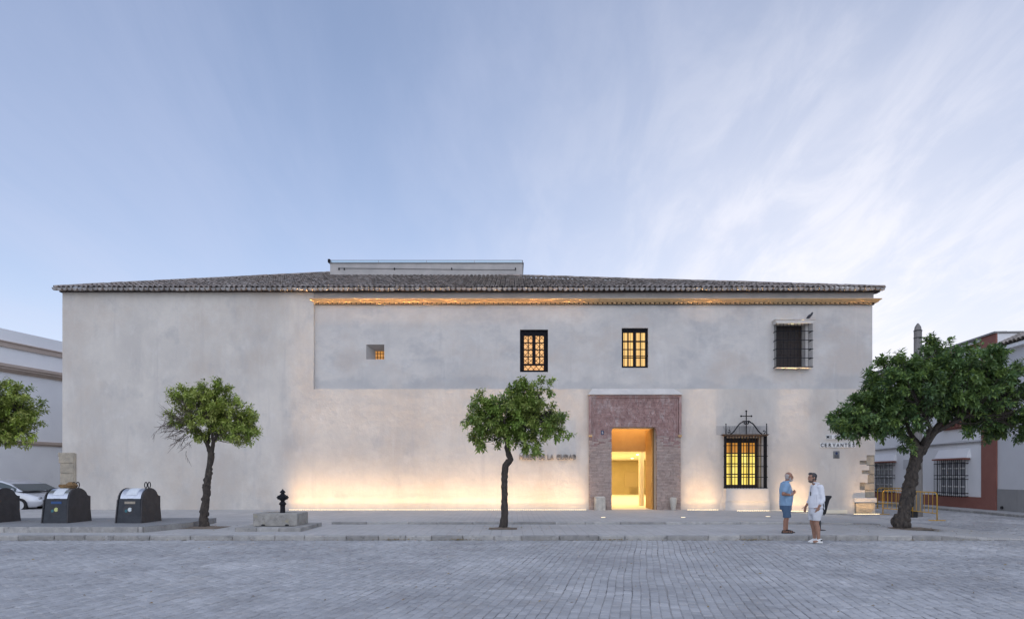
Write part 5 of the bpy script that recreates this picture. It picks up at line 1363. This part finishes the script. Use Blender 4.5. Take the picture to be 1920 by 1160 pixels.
cable('overhead_cable', [p0.lerp(p1, k/10) + Vector((0, 0, -.35*math.sin(math.pi*k/10))) for k in range(11)], .03, 'thick black cable sagging from the utility pole to the museum corner')
p2 = OR + dirv*SY(29.9) + Vector((-.05, 0, 7.2))
cable('overhead_cable', [p0.lerp(p2, k/10) + Vector((0, 0, -.25*math.sin(math.pi*k/10))) for k in range(11)], .018, 'thin black cable from the utility pole to the red trimmed house')
mb = MB(); q = Vector((XR, YF+.9, fz(672, 29))); mb.tube([q + Vector((-.05, 0, -.35)), q + Vector((-.02, 0, .12)), q + Vector((.10, 0, .24)), q + Vector((.25, 0, .16)), q + Vector((.30, 0, -.10)), q + Vector((.25, 0, -.6))], .022, 6)
tag(mb.build('cable_loop', pmat('rusty_conduit', (.14, .05, .04), rough=.7), smooth=True), 'rusty conduit loop at the museum corner above the tree', 'conduit')

def barrier(p, q, label, nb=6, feet=(True, True), panel=False, hgt=1.08):
    p = Vector((*p, 0)); q = Vector((*q, 0)); d = q-p; Lb = d.length
    r = empty('crowd_barrier', p, math.atan2(d.y, d.x), label, 'barrier', 'yellow barriers in the side street')
    mb = MB(); rr_ = .14; path = [(0, 0, .02), (0, 0, hgt-rr_)] + [(rr_-rr_*math.cos(a), 0, hgt-rr_+rr_*math.sin(a)) for a in [math.pi/2*k/5 for k in range(1, 6)]] + [(Lb-rr_+rr_*math.sin(a), 0, hgt-rr_+rr_*math.cos(a)) for a in [math.pi/2*k/5 for k in range(0, 6)]] + [(Lb, 0, .02)]
    mb.tube(path, .022, 8); mb.build('frame', M_yellow, r, smooth=True)
    mb = MB(); mb.tube([(0, 0, .28), (Lb, 0, .28)], .017, 6); mb.build('lower_rail', M_yellow, r)
    for k in range(1, nb+1):
        mb = MB(); xx = Lb*k/(nb+1); mb.tube([(xx, 0, .28), (xx, 0, hgt)], .011, 6); mb.build('bar', M_yellow, r)
    for f_, xx in zip(feet, (0, Lb)):
        if f_: mb = MB(); mb.box(xx-.025, xx+.025, -.30, .30, .0, .03, .008); mb.build('foot', M_yellow, r)
    if panel:
        mb = MB(); mb.box(.06, .30, -.035, -.012, .30, 1.0); pn = mb.build('sign_panel', M_yellow, r)
        mb = MB(); mb.box(.09, .27, -.045, -.037, .42, .72); mb.build('notice', M_wfr, pn)
        mb = MB(); mb.box(-.12, .20, -.2, .2, 0, .27, .02); mb.build('ballast_block', M_black, r)
    return r
barrier((fx(1757, 24.1), 24.1), (fx(1711, 25.9), 25.9), 'yellow barrier without a panel right beside the big tree trunk', 5, (True, False))
barrier((fx(1709, 26.0), 26.0), (fx(1655.5, 28.0), 28.0), 'yellow barrier with notice panel and ballast block next to the museum corner', 5, (False, True), True)
barrier((fx(1645.5, 33.0), 33.0), (fx(1692, 32.2), 32.2), 'yellow barrier farther back in front of the red plinth', 6)

# ------------------------------------------------------------------ litter bin behind the man in white
Yl = 18.6; Xl = fx(1537, Yl); zl = zpav(Xl, Yl)
lb = empty('litter_bin', (Xl, Yl, zl), 0, 'black flared litter bin on a post behind the man in white', 'litter bin')
mb = MB(); mb.tube([(0, 0, 0), (0, 0, .55)], .032, 10); mb.lathe([(.16, 0), (.16, .012), (.05, .02)], seg=16); mb.build('post', M_black, lb)
mb = MB(); mb.loft([(.0, 0, .46, .13, .13), (.02, 0, .50, .15, .15), (.02, 0, .72, .20, .20), (.02, 0, .90, .25, .24), (.03, 0, .98, .30, .27), (.03, 0, 1.02, .29, .26), (.03, 0, .96, .23, .21)], 20); mb.build('basket', M_black, lb, smooth=True, auto=50)
mb = MB(); mb.loft([(.0, 0, .44, .135, .135), (.0, 0, .475, .14, .14)], 18); mb.build('base_ring', M_plaque, lb)

# ------------------------------------------------------------------ pigeon on the upper window hood
pg = empty('pigeon', (Xf(1516), YU-.26, Zf(608)+.232), R(-20), 'dark pigeon perched on the hood of the shuttered window', 'bird')
mb = MB(); Mr = Matrix.Rotation(R(-42), 3, 'Y')
M_pig = pmat('pigeon_feather', (.035, .037, .045), (.06, .06, .07), scale=30, rough=.7)
mb.ell((0, 0, .11), (.13, .062, .062), 12, 9, Mr); mb.ell((.09, 0, .20), (.045, .038, .06), 10, 8); mb.ell((.115, 0, .255), (.034, .028, .030), 10, 8)
mb.tube([(.14, 0, .255), (.168, 0, .248)], [.010, .003], 6); mb.add([(-.06, -.03, .07), (-.06, .03, .07), (-.24, .035, -.02), (-.24, -.035, -.02), (-.06, 0, .04), (-.24, 0, -.035)], [(0, 1, 2, 3), (0, 4, 5, 3), (1, 4, 5, 2)])
mb.ell((-.02, .05, .115), (.12, .018, .05), 10, 7, Mr); mb.ell((-.02, -.05, .115), (.12, .018, .05), 10, 7, Mr)
mb.build('body', M_pig, pg, smooth=True)
mb = MB()
for sg in (-1, 1): mb.tube([(.015, sg*.022, .07), (.015, sg*.022, .0)], .006, 5); mb.tube([(.015, sg*.022, .004), (.05, sg*.022, .003)], .005, 4)
mb.build('legs', pmat('pigeon_leg', (.25, .08, .07), rough=.7), pg)

# ------------------------------------------------------------------ the two men
def remesh(o, vox, it=3):
    md = o.modifiers.new('remesh', 'REMESH'); md.mode = 'VOXEL'; md.voxel_size = vox; md.use_smooth_shade = True
    ms = o.modifiers.new('smooth', 'SMOOTH'); ms.iterations = it; ms.factor = .5
    return o
def arm(mb, S, E, W, r=(.052, .046, .040, .028)):
    mb.caps(S, E, r[0], r[1]); mb.caps(E, W, r[2], r[3])
def hand(mb, W, fwd, side, thumb_up, curl=.4, L_=.185, spread=.10):
    """W wrist, fwd direction of the palm, side = direction across the fingers (index side first), normal from both"""
    W = Vector(W); f = Vector(fwd).normalized(); s_ = Vector(side); s_ = (s_ - f*s_.dot(f)).normalized(); n = f.cross(s_)
    c = W + f*.05
    M_ = Matrix((f, s_, n)).transposed()
    mb.ell(c, (.055, .042, .018), 10, 8, M_)
    for k, (off, ln) in enumerate(((.030, .078), (.010, .088), (-.011, .082), (-.030, .064))):
        b = W + f*.088 + s_*off; d1 = (f + s_*off*spread*10 + n*curl*.5).normalized(); d2 = (f + n*curl*1.6).normalized(); d3 = (f*.6 + n*curl*2.6).normalized()
        p1 = b + d1*ln*.42; p2 = p1 + d2*ln*.33; p3 = p2 + d3*ln*.25
        mb.caps(b - f*.02, p1, .0095, .009, 8); mb.caps(p1, p2, .009, .0082, 8); mb.caps(p2, p3, .0082, .007, 8)
    b = W + f*.035 + s_*.035; p1 = b + (f*.5 + s_*.9 + n*.2).normalized()*.045; p2 = p1 + (f*.9 + s_*.5 + n*.3).normalized()*.035
    mb.caps(b, p1, .012, .0105, 8); mb.caps(p1, p2, .0105, .008, 8)
def head(mb, c, fw=1.0):
    """head facing +x, c = centre (ear height)"""
    x, y, z = c
    mb.ell((x-.008, y, z+.035), (.100, .076, .098), 18, 12); mb.ell((x+.022, y, z-.035), (.074, .062, .088), 16, 10)
    mb.ell((x+.045, y, z-.085), (.048, .044, .038), 12, 8)
    mb.ell((x+.082, y, z+.030), (.022, .055, .014), 10, 6)
    M_ = Matrix.Rotation(R(28), 3, 'Y')
    mb.ell((x+.100, y, z-.012), (.018, .014, .036), 10, 8, M_); mb.ell((x+.108, y, z-.030), (.018, .018, .013), 10, 8)
    mb.ell((x+.090, y, z-.062), (.014, .024, .008), 8, 6); mb.ell((x+.088, y, z-.076), (.014, .022, .009), 8, 6)
    for sg in (-1, 1): mb.ell((x-.010, y+sg*.080, z-.005), (.020, .011, .034), 10, 7)
SK_A = pmat('skin_tan', (.34, .175, .115), (.28, .14, .09), scale=9, rough=.55); SK_B = pmat('skin_olive', (.36, .20, .135), (.30, .16, .105), scale=9, rough=.55)
def cloth(name, a, b): return pmat(name, a, b, scale=5, lo=.3, hi=.7, rough=.9, bump=.35, bscale=26, stretch=(1, 1, .5))
M_polo = cloth('polo_blue', (.27, .41, .57), (.21, .34, .49)); M_denim = cloth('denim', (.085, .145, .23), (.055, .10, .17))
M_linen = cloth('white_linen', (.78, .79, .82), (.70, .71, .75)); M_wshort = cloth('white_shorts', (.66, .67, .70), (.58, .59, .62))
M_whair = pmat('white_hair', (.46, .43, .41), (.33, .30, .28), scale=60, rough=.8); M_dhair = pmat('dark_hair', (.028, .026, .028), (.05, .047, .048), scale=60, rough=.55); M_beardd = pmat('stubble', (.07, .055, .05), (.11, .085, .075), scale=70, rough=.8)
M_leather = pmat('dark_leather', (.022, .017, .014), rough=.6); M_shoe = pmat('white_shoe', (.72, .72, .70), rough=.5)

_tx = bpy.data.textures.new('folds', 'CLOUDS'); _tx.noise_scale = .11; _tx.noise_depth = 2
def folds(o, st=.022):
    md = o.modifiers.new('folds', 'DISPLACE'); md.texture = _tx; md.texture_coords = 'LOCAL'; md.strength = st; md.mid_level = .45
    return o
# ---- man in blue polo: faces +x (to the right), stands on the pavement
YA = 17.72; XA = fx(1474, YA); zA = zpav(XA, YA)
A = empty('person', (XA, YA, zA), R(-6), 'grey haired man in light blue polo shirt and denim shorts gesturing with both hands', 'person')
mb = MB()
hc = (.075, 0, 1.575); head(mb, hc)
mb.caps((.0, 0, 1.36), (.045, 0, 1.50), .066, .058)
mb.loft([(-.02, 0, .80, .13, .165), (-.01, 0, .95, .155, .17), (.0, 0, 1.1, .165, .17), (-.02, 0, 1.25, .135, .175), (-.02, 0, 1.36, .105, .165), (-.01, 0, 1.42, .06, .10)], 18)
SR, ER, WR = (-.035, -.195, 1.355), (-.155, -.255, 1.10), (.075, -.185, 1.075)
SLf, EL, WL = (-.02, .195, 1.355), (-.06, .27, 1.11), (.17, .17, 1.10)
for S, E, W_ in ((SR, ER, WR), (SLf, EL, WL)): arm(mb, S, E, W_, (.055, .048, .044, .030))
hand(mb, WR, (.75, .25, .55), (-.35, .2, .8), 1, .35); hand(mb, WL, (.75, -.25, .5), (-.3, -.2, .8), 1, -.45)
HR, KR, AR = (-.01, -.09, .80), (-.015, -.095, .46), (-.075, -.10, .085)
HL, KL, AL = (0, .09, .80), (.06, .10, .46), (.045, .10, .085)
for Hh, Kk, Aa in ((HR, KR, AR), (HL, KL, AL)):
    mb.caps(Hh, Kk, .092, .060); K2 = Vector(Kk); A2 = Vector(Aa); mid = K2.lerp(A2, .33) + Vector((-.018, 0, 0))
    mb.caps(K2, mid, .056, .056); mb.caps(mid, A2, .055, .037)
    mb.caps(A2 + Vector((-.03, 0, -.035)), A2 + Vector((.10, 0, -.045)), .036, .032); mb.caps(A2 + Vector((.09, 0, -.05)), A2 + Vector((.17, 0, -.058)), .036, .020); mb.ell(A2 + Vector((.12, 0, -.055)), (.07, .045, .022), 10, 7)
    for k in range(5): mb.caps(A2 + Vector((.16, -.034+.017*k, -.060)), A2 + Vector((.205 - abs(k-1.5)*.008, -.036+.018*k, -.064)), .010, .008, 6)
remesh(mb.build('body', SK_A, A), .0075, 2)
mb = MB(); mb.ell((hc[0]-.030, 0, hc[2]+.030), (.086, .0795, .078), 18, 12); mb.ell((hc[0]-.05, 0, hc[2]-.02), (.055, .072, .06), 14, 10); remesh(mb.build('hair', M_whair, A), .008, 2)
mb = MB(); mb.ell((hc[0]+.040, 0, hc[2]-.088), (.060, .054, .046), 14, 9); mb.ell((hc[0]+.082, 0, hc[2]-.082), (.026, .036, .032), 12, 8); 
for sg in (-1, 1): mb.ell((hc[0]+.012, sg*.058, hc[2]-.045), (.03, .014, .05), 10, 7)
mb.ell((hc[0]+.096, 0, hc[2]-.052), (.012, .028, .007), 8, 6); remesh(mb.build('beard', M_whair, A), .007, 1)
for sg in (-1, 1): mb = MB(); mb.ell((hc[0]+.086, sg*.030, hc[2]+.010), (.009, .012, .007), 8, 6); mb.build('eye', M_ink, A, smooth=True)
mb = MB(); mb.loft([(-.015, 0, .775, .165, .195), (-.01, 0, .85, .170, .198), (.0, 0, .95, .180, .196), (.005, 0, 1.08, .185, .192), (-.01, 0, 1.2, .168, .194), (-.02, 0, 1.30, .142, .196), (-.02, 0, 1.385, .112, .175), (-.005, 0, 1.425, .078, .10), (.01, 0, 1.455, .074, .078)], 22)
mb.ell((-.03, -.165, 1.365), (.085, .07, .065), 12, 8); mb.ell((-.02, .165, 1.365), (.085, .07, .065), 12, 8)
for S, E in ((SR, ER), (SLf, EL)): mb.caps(S, Vector(S).lerp(Vector(E), .62), .082, .076)
for k in range(5): mb.caps((-.12+.05*k, -.19, .83+.03*k), (-.10+.05*k, -.188, 1.05+.02*k), .010, .006, 6)
shirt = folds(remesh(mb.build('polo_shirt', M_polo, A), .010, 3))
mb = MB(); mb.tube([(.01 + .085*math.cos(a), .082*math.sin(a), 1.45 + .012*math.cos(a)) for a in [2*math.pi*k/18 for k in range(19)]], .020, 6); mb.build('collar', M_polo, A, smooth=True)
mb = MB(); mb.loft([(-.015, 0, .66, .155, .175), (-.015, 0, .76, .158, .184), (-.01, 0, .85, .156, .184)], 20)
for Hh, Kk in ((HR, KR), (HL, KL)):
    Kq = Vector(Hh).lerp(Vector(Kk), 1.03); mb.loft([(Kq.x, Kq.y, .44, .098, .088), (Kq.x-.002, Kq.y, .50, .100, .090), (Vector(Hh).lerp(Vector(Kk), .5).x, Kq.y, .63, .115, .098), (Hh[0], Hh[1], .76, .13, .10)], 16)
folds(remesh(mb.build('shorts', M_denim, A), .010, 2))
mb = MB()
mb.tube([Vector(WR) + Vector((.0, .033*math.cos(a), .033*math.sin(a))) + Vector((-.02, 0, 0)) for a in [2*math.pi*k/12 for k in range(13)]], .009, 6); mb.build('wristwatch', M_steel, A)
for Aa in (AR, AL):
    A2 = Vector(Aa); mb = MB(); pr = [(-.075, -.042), (.10, -.050), (.20, -.046), (.225, -.015), (.215, .03), (.15, .052), (.05, .045), (-.075, .042)]
    nn = len(pr); mb.add([(A2.x+a, A2.y+b, .0) for a, b in pr] + [(A2.x+a, A2.y+b, .026) for a, b in pr], [tuple(range(nn)), tuple(range(2*nn-1, nn-1, -1))] + [(i, (i+1) % nn, (i+1) % nn+nn, i+nn) for i in range(nn)]); sd = mb.build('sandal', M_leather, A)
    mb = MB()
    for (dx, zz_, ry_) in ((.135, .045, .052), (.085, .062, .050)): mb.tube([(A2.x+dx+.008*math.sin(a), A2.y + ry_*math.cos(a), .015 + zz_*math.sin(a)) for a in [math.pi*k/10 for k in range(11)]], .012, 6)
    mb.tube([(A2.x + .01 + .055*math.cos(a), A2.y + .048*math.sin(a), .075) for a in [2*math.pi*k/14 for k in range(15)]], .012, 6); mb.tube([(A2.x-.06, A2.y, .02), (A2.x-.05, A2.y, .085)], .02, 6); mb.build('strap', M_leather, sd)

# ---- man in white: faces left (rotated), stands in the road at the kerb
YB_ = 16.25; XB = fx(1529, YB_)
B_ = empty('person', (XB, YB_, 0), R(180+4), 'dark haired man in white linen shirt and white shorts with hand in pocket', 'person')
mb = MB(); hc = (.085, 0, 1.675); head(mb, hc)
mb.caps((-.005, 0, 1.46), (.05, 0, 1.60), .064, .057)
mb.loft([(-.01, 0, .90, .12, .165), (.0, 0, 1.05, .13, .165), (-.01, 0, 1.2, .13, .17), (-.03, 0, 1.35, .12, .185), (-.03, 0, 1.45, .10, .17), (-.02, 0, 1.51, .055, .10)], 18)
SLf, EL, WL = (-.035, .180, 1.435), (-.075, .215, 1.13), (.025, .200, .93)
SR, ER, WR = (-.04, -.185, 1.435), (-.03, -.24, 1.15), (.14, -.22, .93)
arm(mb, SLf, EL, WL, (.056, .048, .042, .031)); arm(mb, SR, ER, WR, (.056, .048, .042, .031))
hand(mb, WL, (.35, -.15, -.9), (.8, .0, .4), 1, .3); hand(mb, WR, (.25, .05, -.95), (.85, .2, .3), 1, -.35)
HL_, KL_, AL_ = (-.01, .095, .88), (.035, .105, .51), (-.02, .11, .095)
HR_, KR_, AR_ = (0, -.095, .88), (.03, -.10, .51), (-.03, -.095, .095)
for Hh, Kk, Aa in ((HR_, KR_, AR_), (HL_, KL_, AL_)):
    mb.caps(Hh, Kk, .094, .062); K2 = Vector(Kk); A2 = Vector(Aa); mid = K2.lerp(A2, .34) + Vector((-.022, 0, 0))
    mb.caps(K2, mid, .060, .061); mb.caps(mid, A2, .060, .039); mb.caps(A2 + Vector((-.02, 0, -.04)), A2 + Vector((.12, 0, -.05)), .038, .030)
remesh(mb.build('body', SK_B, B_), .0075, 2)
mb = MB(); mb.ell((hc[0]-.028, 0, hc[2]+.048), (.094, .0825, .088), 18, 12); mb.ell((hc[0]+.040, 0, hc[2]+.105), (.062, .062, .036), 14, 9); mb.ell((hc[0]-.055, 0, hc[2]-.02), (.050, .070, .065), 14, 10)
for sg in (-1, 1): mb.ell((hc[0]+.012, sg*.070, hc[2]+.045), (.03, .014, .045), 10, 7)
remesh(mb.build('hair', M_dhair, B_), .008, 1)
mb = MB(); mb.ell((hc[0]+.038, 0, hc[2]-.085), (.058, .052, .043), 14, 9); mb.ell((hc[0]+.080, 0, hc[2]-.085), (.022, .034, .028), 12, 8)
for sg in (-1, 1): mb.ell((hc[0]+.008, sg*.057, hc[2]-.045), (.026, .013, .045), 10, 7)
mb.ell((hc[0]+.096, 0, hc[2]-.050), (.011, .028, .007), 8, 6); remesh(mb.build('beard', M_beardd, B_), .007, 1)
for sg in (-1, 1): mb = MB(); mb.ell((hc[0]+.086, sg*.030, hc[2]+.010), (.009, .012, .007), 8, 6); mb.build('eye', M_ink, B_, smooth=True)
mb = MB(); mb.loft([(-.005, 0, .90, .170, .202), (-.005, 0, .95, .166, .198), (.005, 0, 1.06, .164, .190), (0, 0, 1.18, .158, .190), (-.02, 0, 1.30, .146, .198), (-.03, 0, 1.40, .132, .200), (-.03, 0, 1.465, .105, .165), (-.02, 0, 1.505, .075, .095), (-.005, 0, 1.545, .070, .076)], 22)
for S in (SLf, SR): mb.ell((S[0]+.005, S[1]*.84, S[2]+.008), (.082, .072, .066), 12, 8)
for S, E, W_ in ((SLf, EL, WL), (SR, ER, WR)):
    mb.caps(S, E, .074, .060); e2_ = Vector(E).lerp(Vector(W_), .42); mb.caps(E, e2_, .060, .054); mb.caps(e2_ - (Vector(W_)-Vector(E))*.02, e2_ + (Vector(W_)-Vector(E))*.10, .057, .057)
for k in range(6): mb.caps((-.13+.05*k, .188, .88+.03*k), (-.12+.045*k, .186, 1.14+.03*k), .011, .006, 6)
folds(remesh(mb.build('linen_shirt', M_linen, B_), .010, 3))
mb = MB(); mb.tube([(-.005 + .080*math.cos(a), .080*math.sin(a), 1.545 + .014*math.cos(a)) for a in [2*math.pi*k/18 for k in range(19)]], .018, 6); mb.build('collar', M_linen, B_, smooth=True)
mb = MB(); mb.loft([(-.01, 0, .74, .155, .178), (-.01, 0, .84, .160, .190), (-.005, 0, .93, .150, .180)], 20)
for Hh, Kk in ((HR_, KR_), (HL_, KL_)):
    Kq = Vector(Hh).lerp(Vector(Kk), .80); mb.loft([(Kq.x, Kq.y, .585, .100, .085), (Kq.x, Kq.y, .64, .104, .088), (Vector(Hh).lerp(Vector(Kk), .4).x, Kq.y, .73, .122, .102), (Hh[0], Hh[1], .84, .135, .104)], 16)
folds(remesh(mb.build('shorts', M_wshort, B_), .010, 2))
for Aa, yaw in ((AL_, -.55), (AR_, .25)):
    A2 = Vector(Aa); M_ = Matrix.Rotation(yaw, 3, 'Z'); mb = MB()
    mb.loft([(.055, 0, .0, .150, .050), (.055, 0, .022, .152, .052), (.050, 0, .045, .145, .047), (.02, 0, .075, .105, .043), (-.02, 0, .105, .06, .042), (-.022, 0, .118, .054, .040)], 18)
    mb.v = [tuple(Vector((A2.x, A2.y, 0)) + M_ @ Vector(p)) for p in mb.v]; sh_ = mb.build('sneaker', M_shoe, B_, smooth=True, auto=50)
    mb = MB(); mb.loft([(.055, 0, -.001, .1525, .0525), (.055, 0, .010, .1535, .0535)], 18); mb.v = [tuple(Vector((A2.x, A2.y, 0)) + M_ @ Vector(p)) for p in mb.v]; mb.build('sole', M_leather, sh_)
    mb = MB(); mb.box(-.085, -.045, -.045, .045, .06, .10, .01); mb.v = [tuple(Vector((A2.x, A2.y, 0)) + M_ @ Vector(p)) for p in mb.v]; mb.build('heel_tab', M_black, sh_)
mb = MB(); mb.box(.148, .160, .02, .055, 1.22, 1.32, .004); mb.tube([(.13, .03, 1.45), (.155, .035, 1.32)], .004, 5); mb.build('sunglasses', M_black, B_)

# ------------------------------------------------------------------ fallen leaves and grit
lr = random.Random(77)
M_fall = pmat('fallen_leaf', (.20, .13, .05), (.10, .065, .03), scale=9, rough=.8, tint=.4, hue=(.36, .27, .07, .8))
mb = MB()
def drop(X, Y, z):
    a = lr.uniform(0, 6.28); L_ = lr.uniform(.03, .075); w_ = L_*.4; ca, sa = math.cos(a), math.sin(a)
    mb.tint = lr.random()*.99+.005
    P_ = [(-L_/2, 0, .002), (0, w_/2, .008 + lr.uniform(0, .012)), (L_/2, 0, .004 + lr.uniform(0, .015)), (0, -w_/2, .006)]
    mb.add([(X + x*ca - y*sa, Y + x*sa + y*ca, z + zz) for x, y, zz in P_], [(0, 1, 2, 3)])
for (cx, cy, sd, n_) in ((X1, Y1, .8, 45), (X2, Y2, .9, 55), (X3, Y3, 1.4, 90)):
    for _ in range(n_):
        x, y = lr.gauss(cx, sd), lr.gauss(cy, sd*.6)
        if y < YK+.2 or (y > YS-.1): continue
        drop(x, y, zpav(x, y)+.008)
for _ in range(240): drop(lr.uniform(-15, 13), YK - abs(lr.gauss(0, .07)) - .02, .006)
for cx in (-3.2, -1.35, 2.75, 6.5):
    for _ in range(60): drop(lr.gauss(cx, .22), YK - abs(lr.gauss(0, .10)) - .02, .008 + lr.uniform(0, .03))
for _ in range(150):
    y = lr.uniform(8, 16.5); drop(lr.uniform(-.8, .8)*y, y, .008)
tag(mb.build('fallen_leaves', M_fall), 'scattered dry leaves and grit on the paving and along the kerb', 'leaves', kind='stuff')
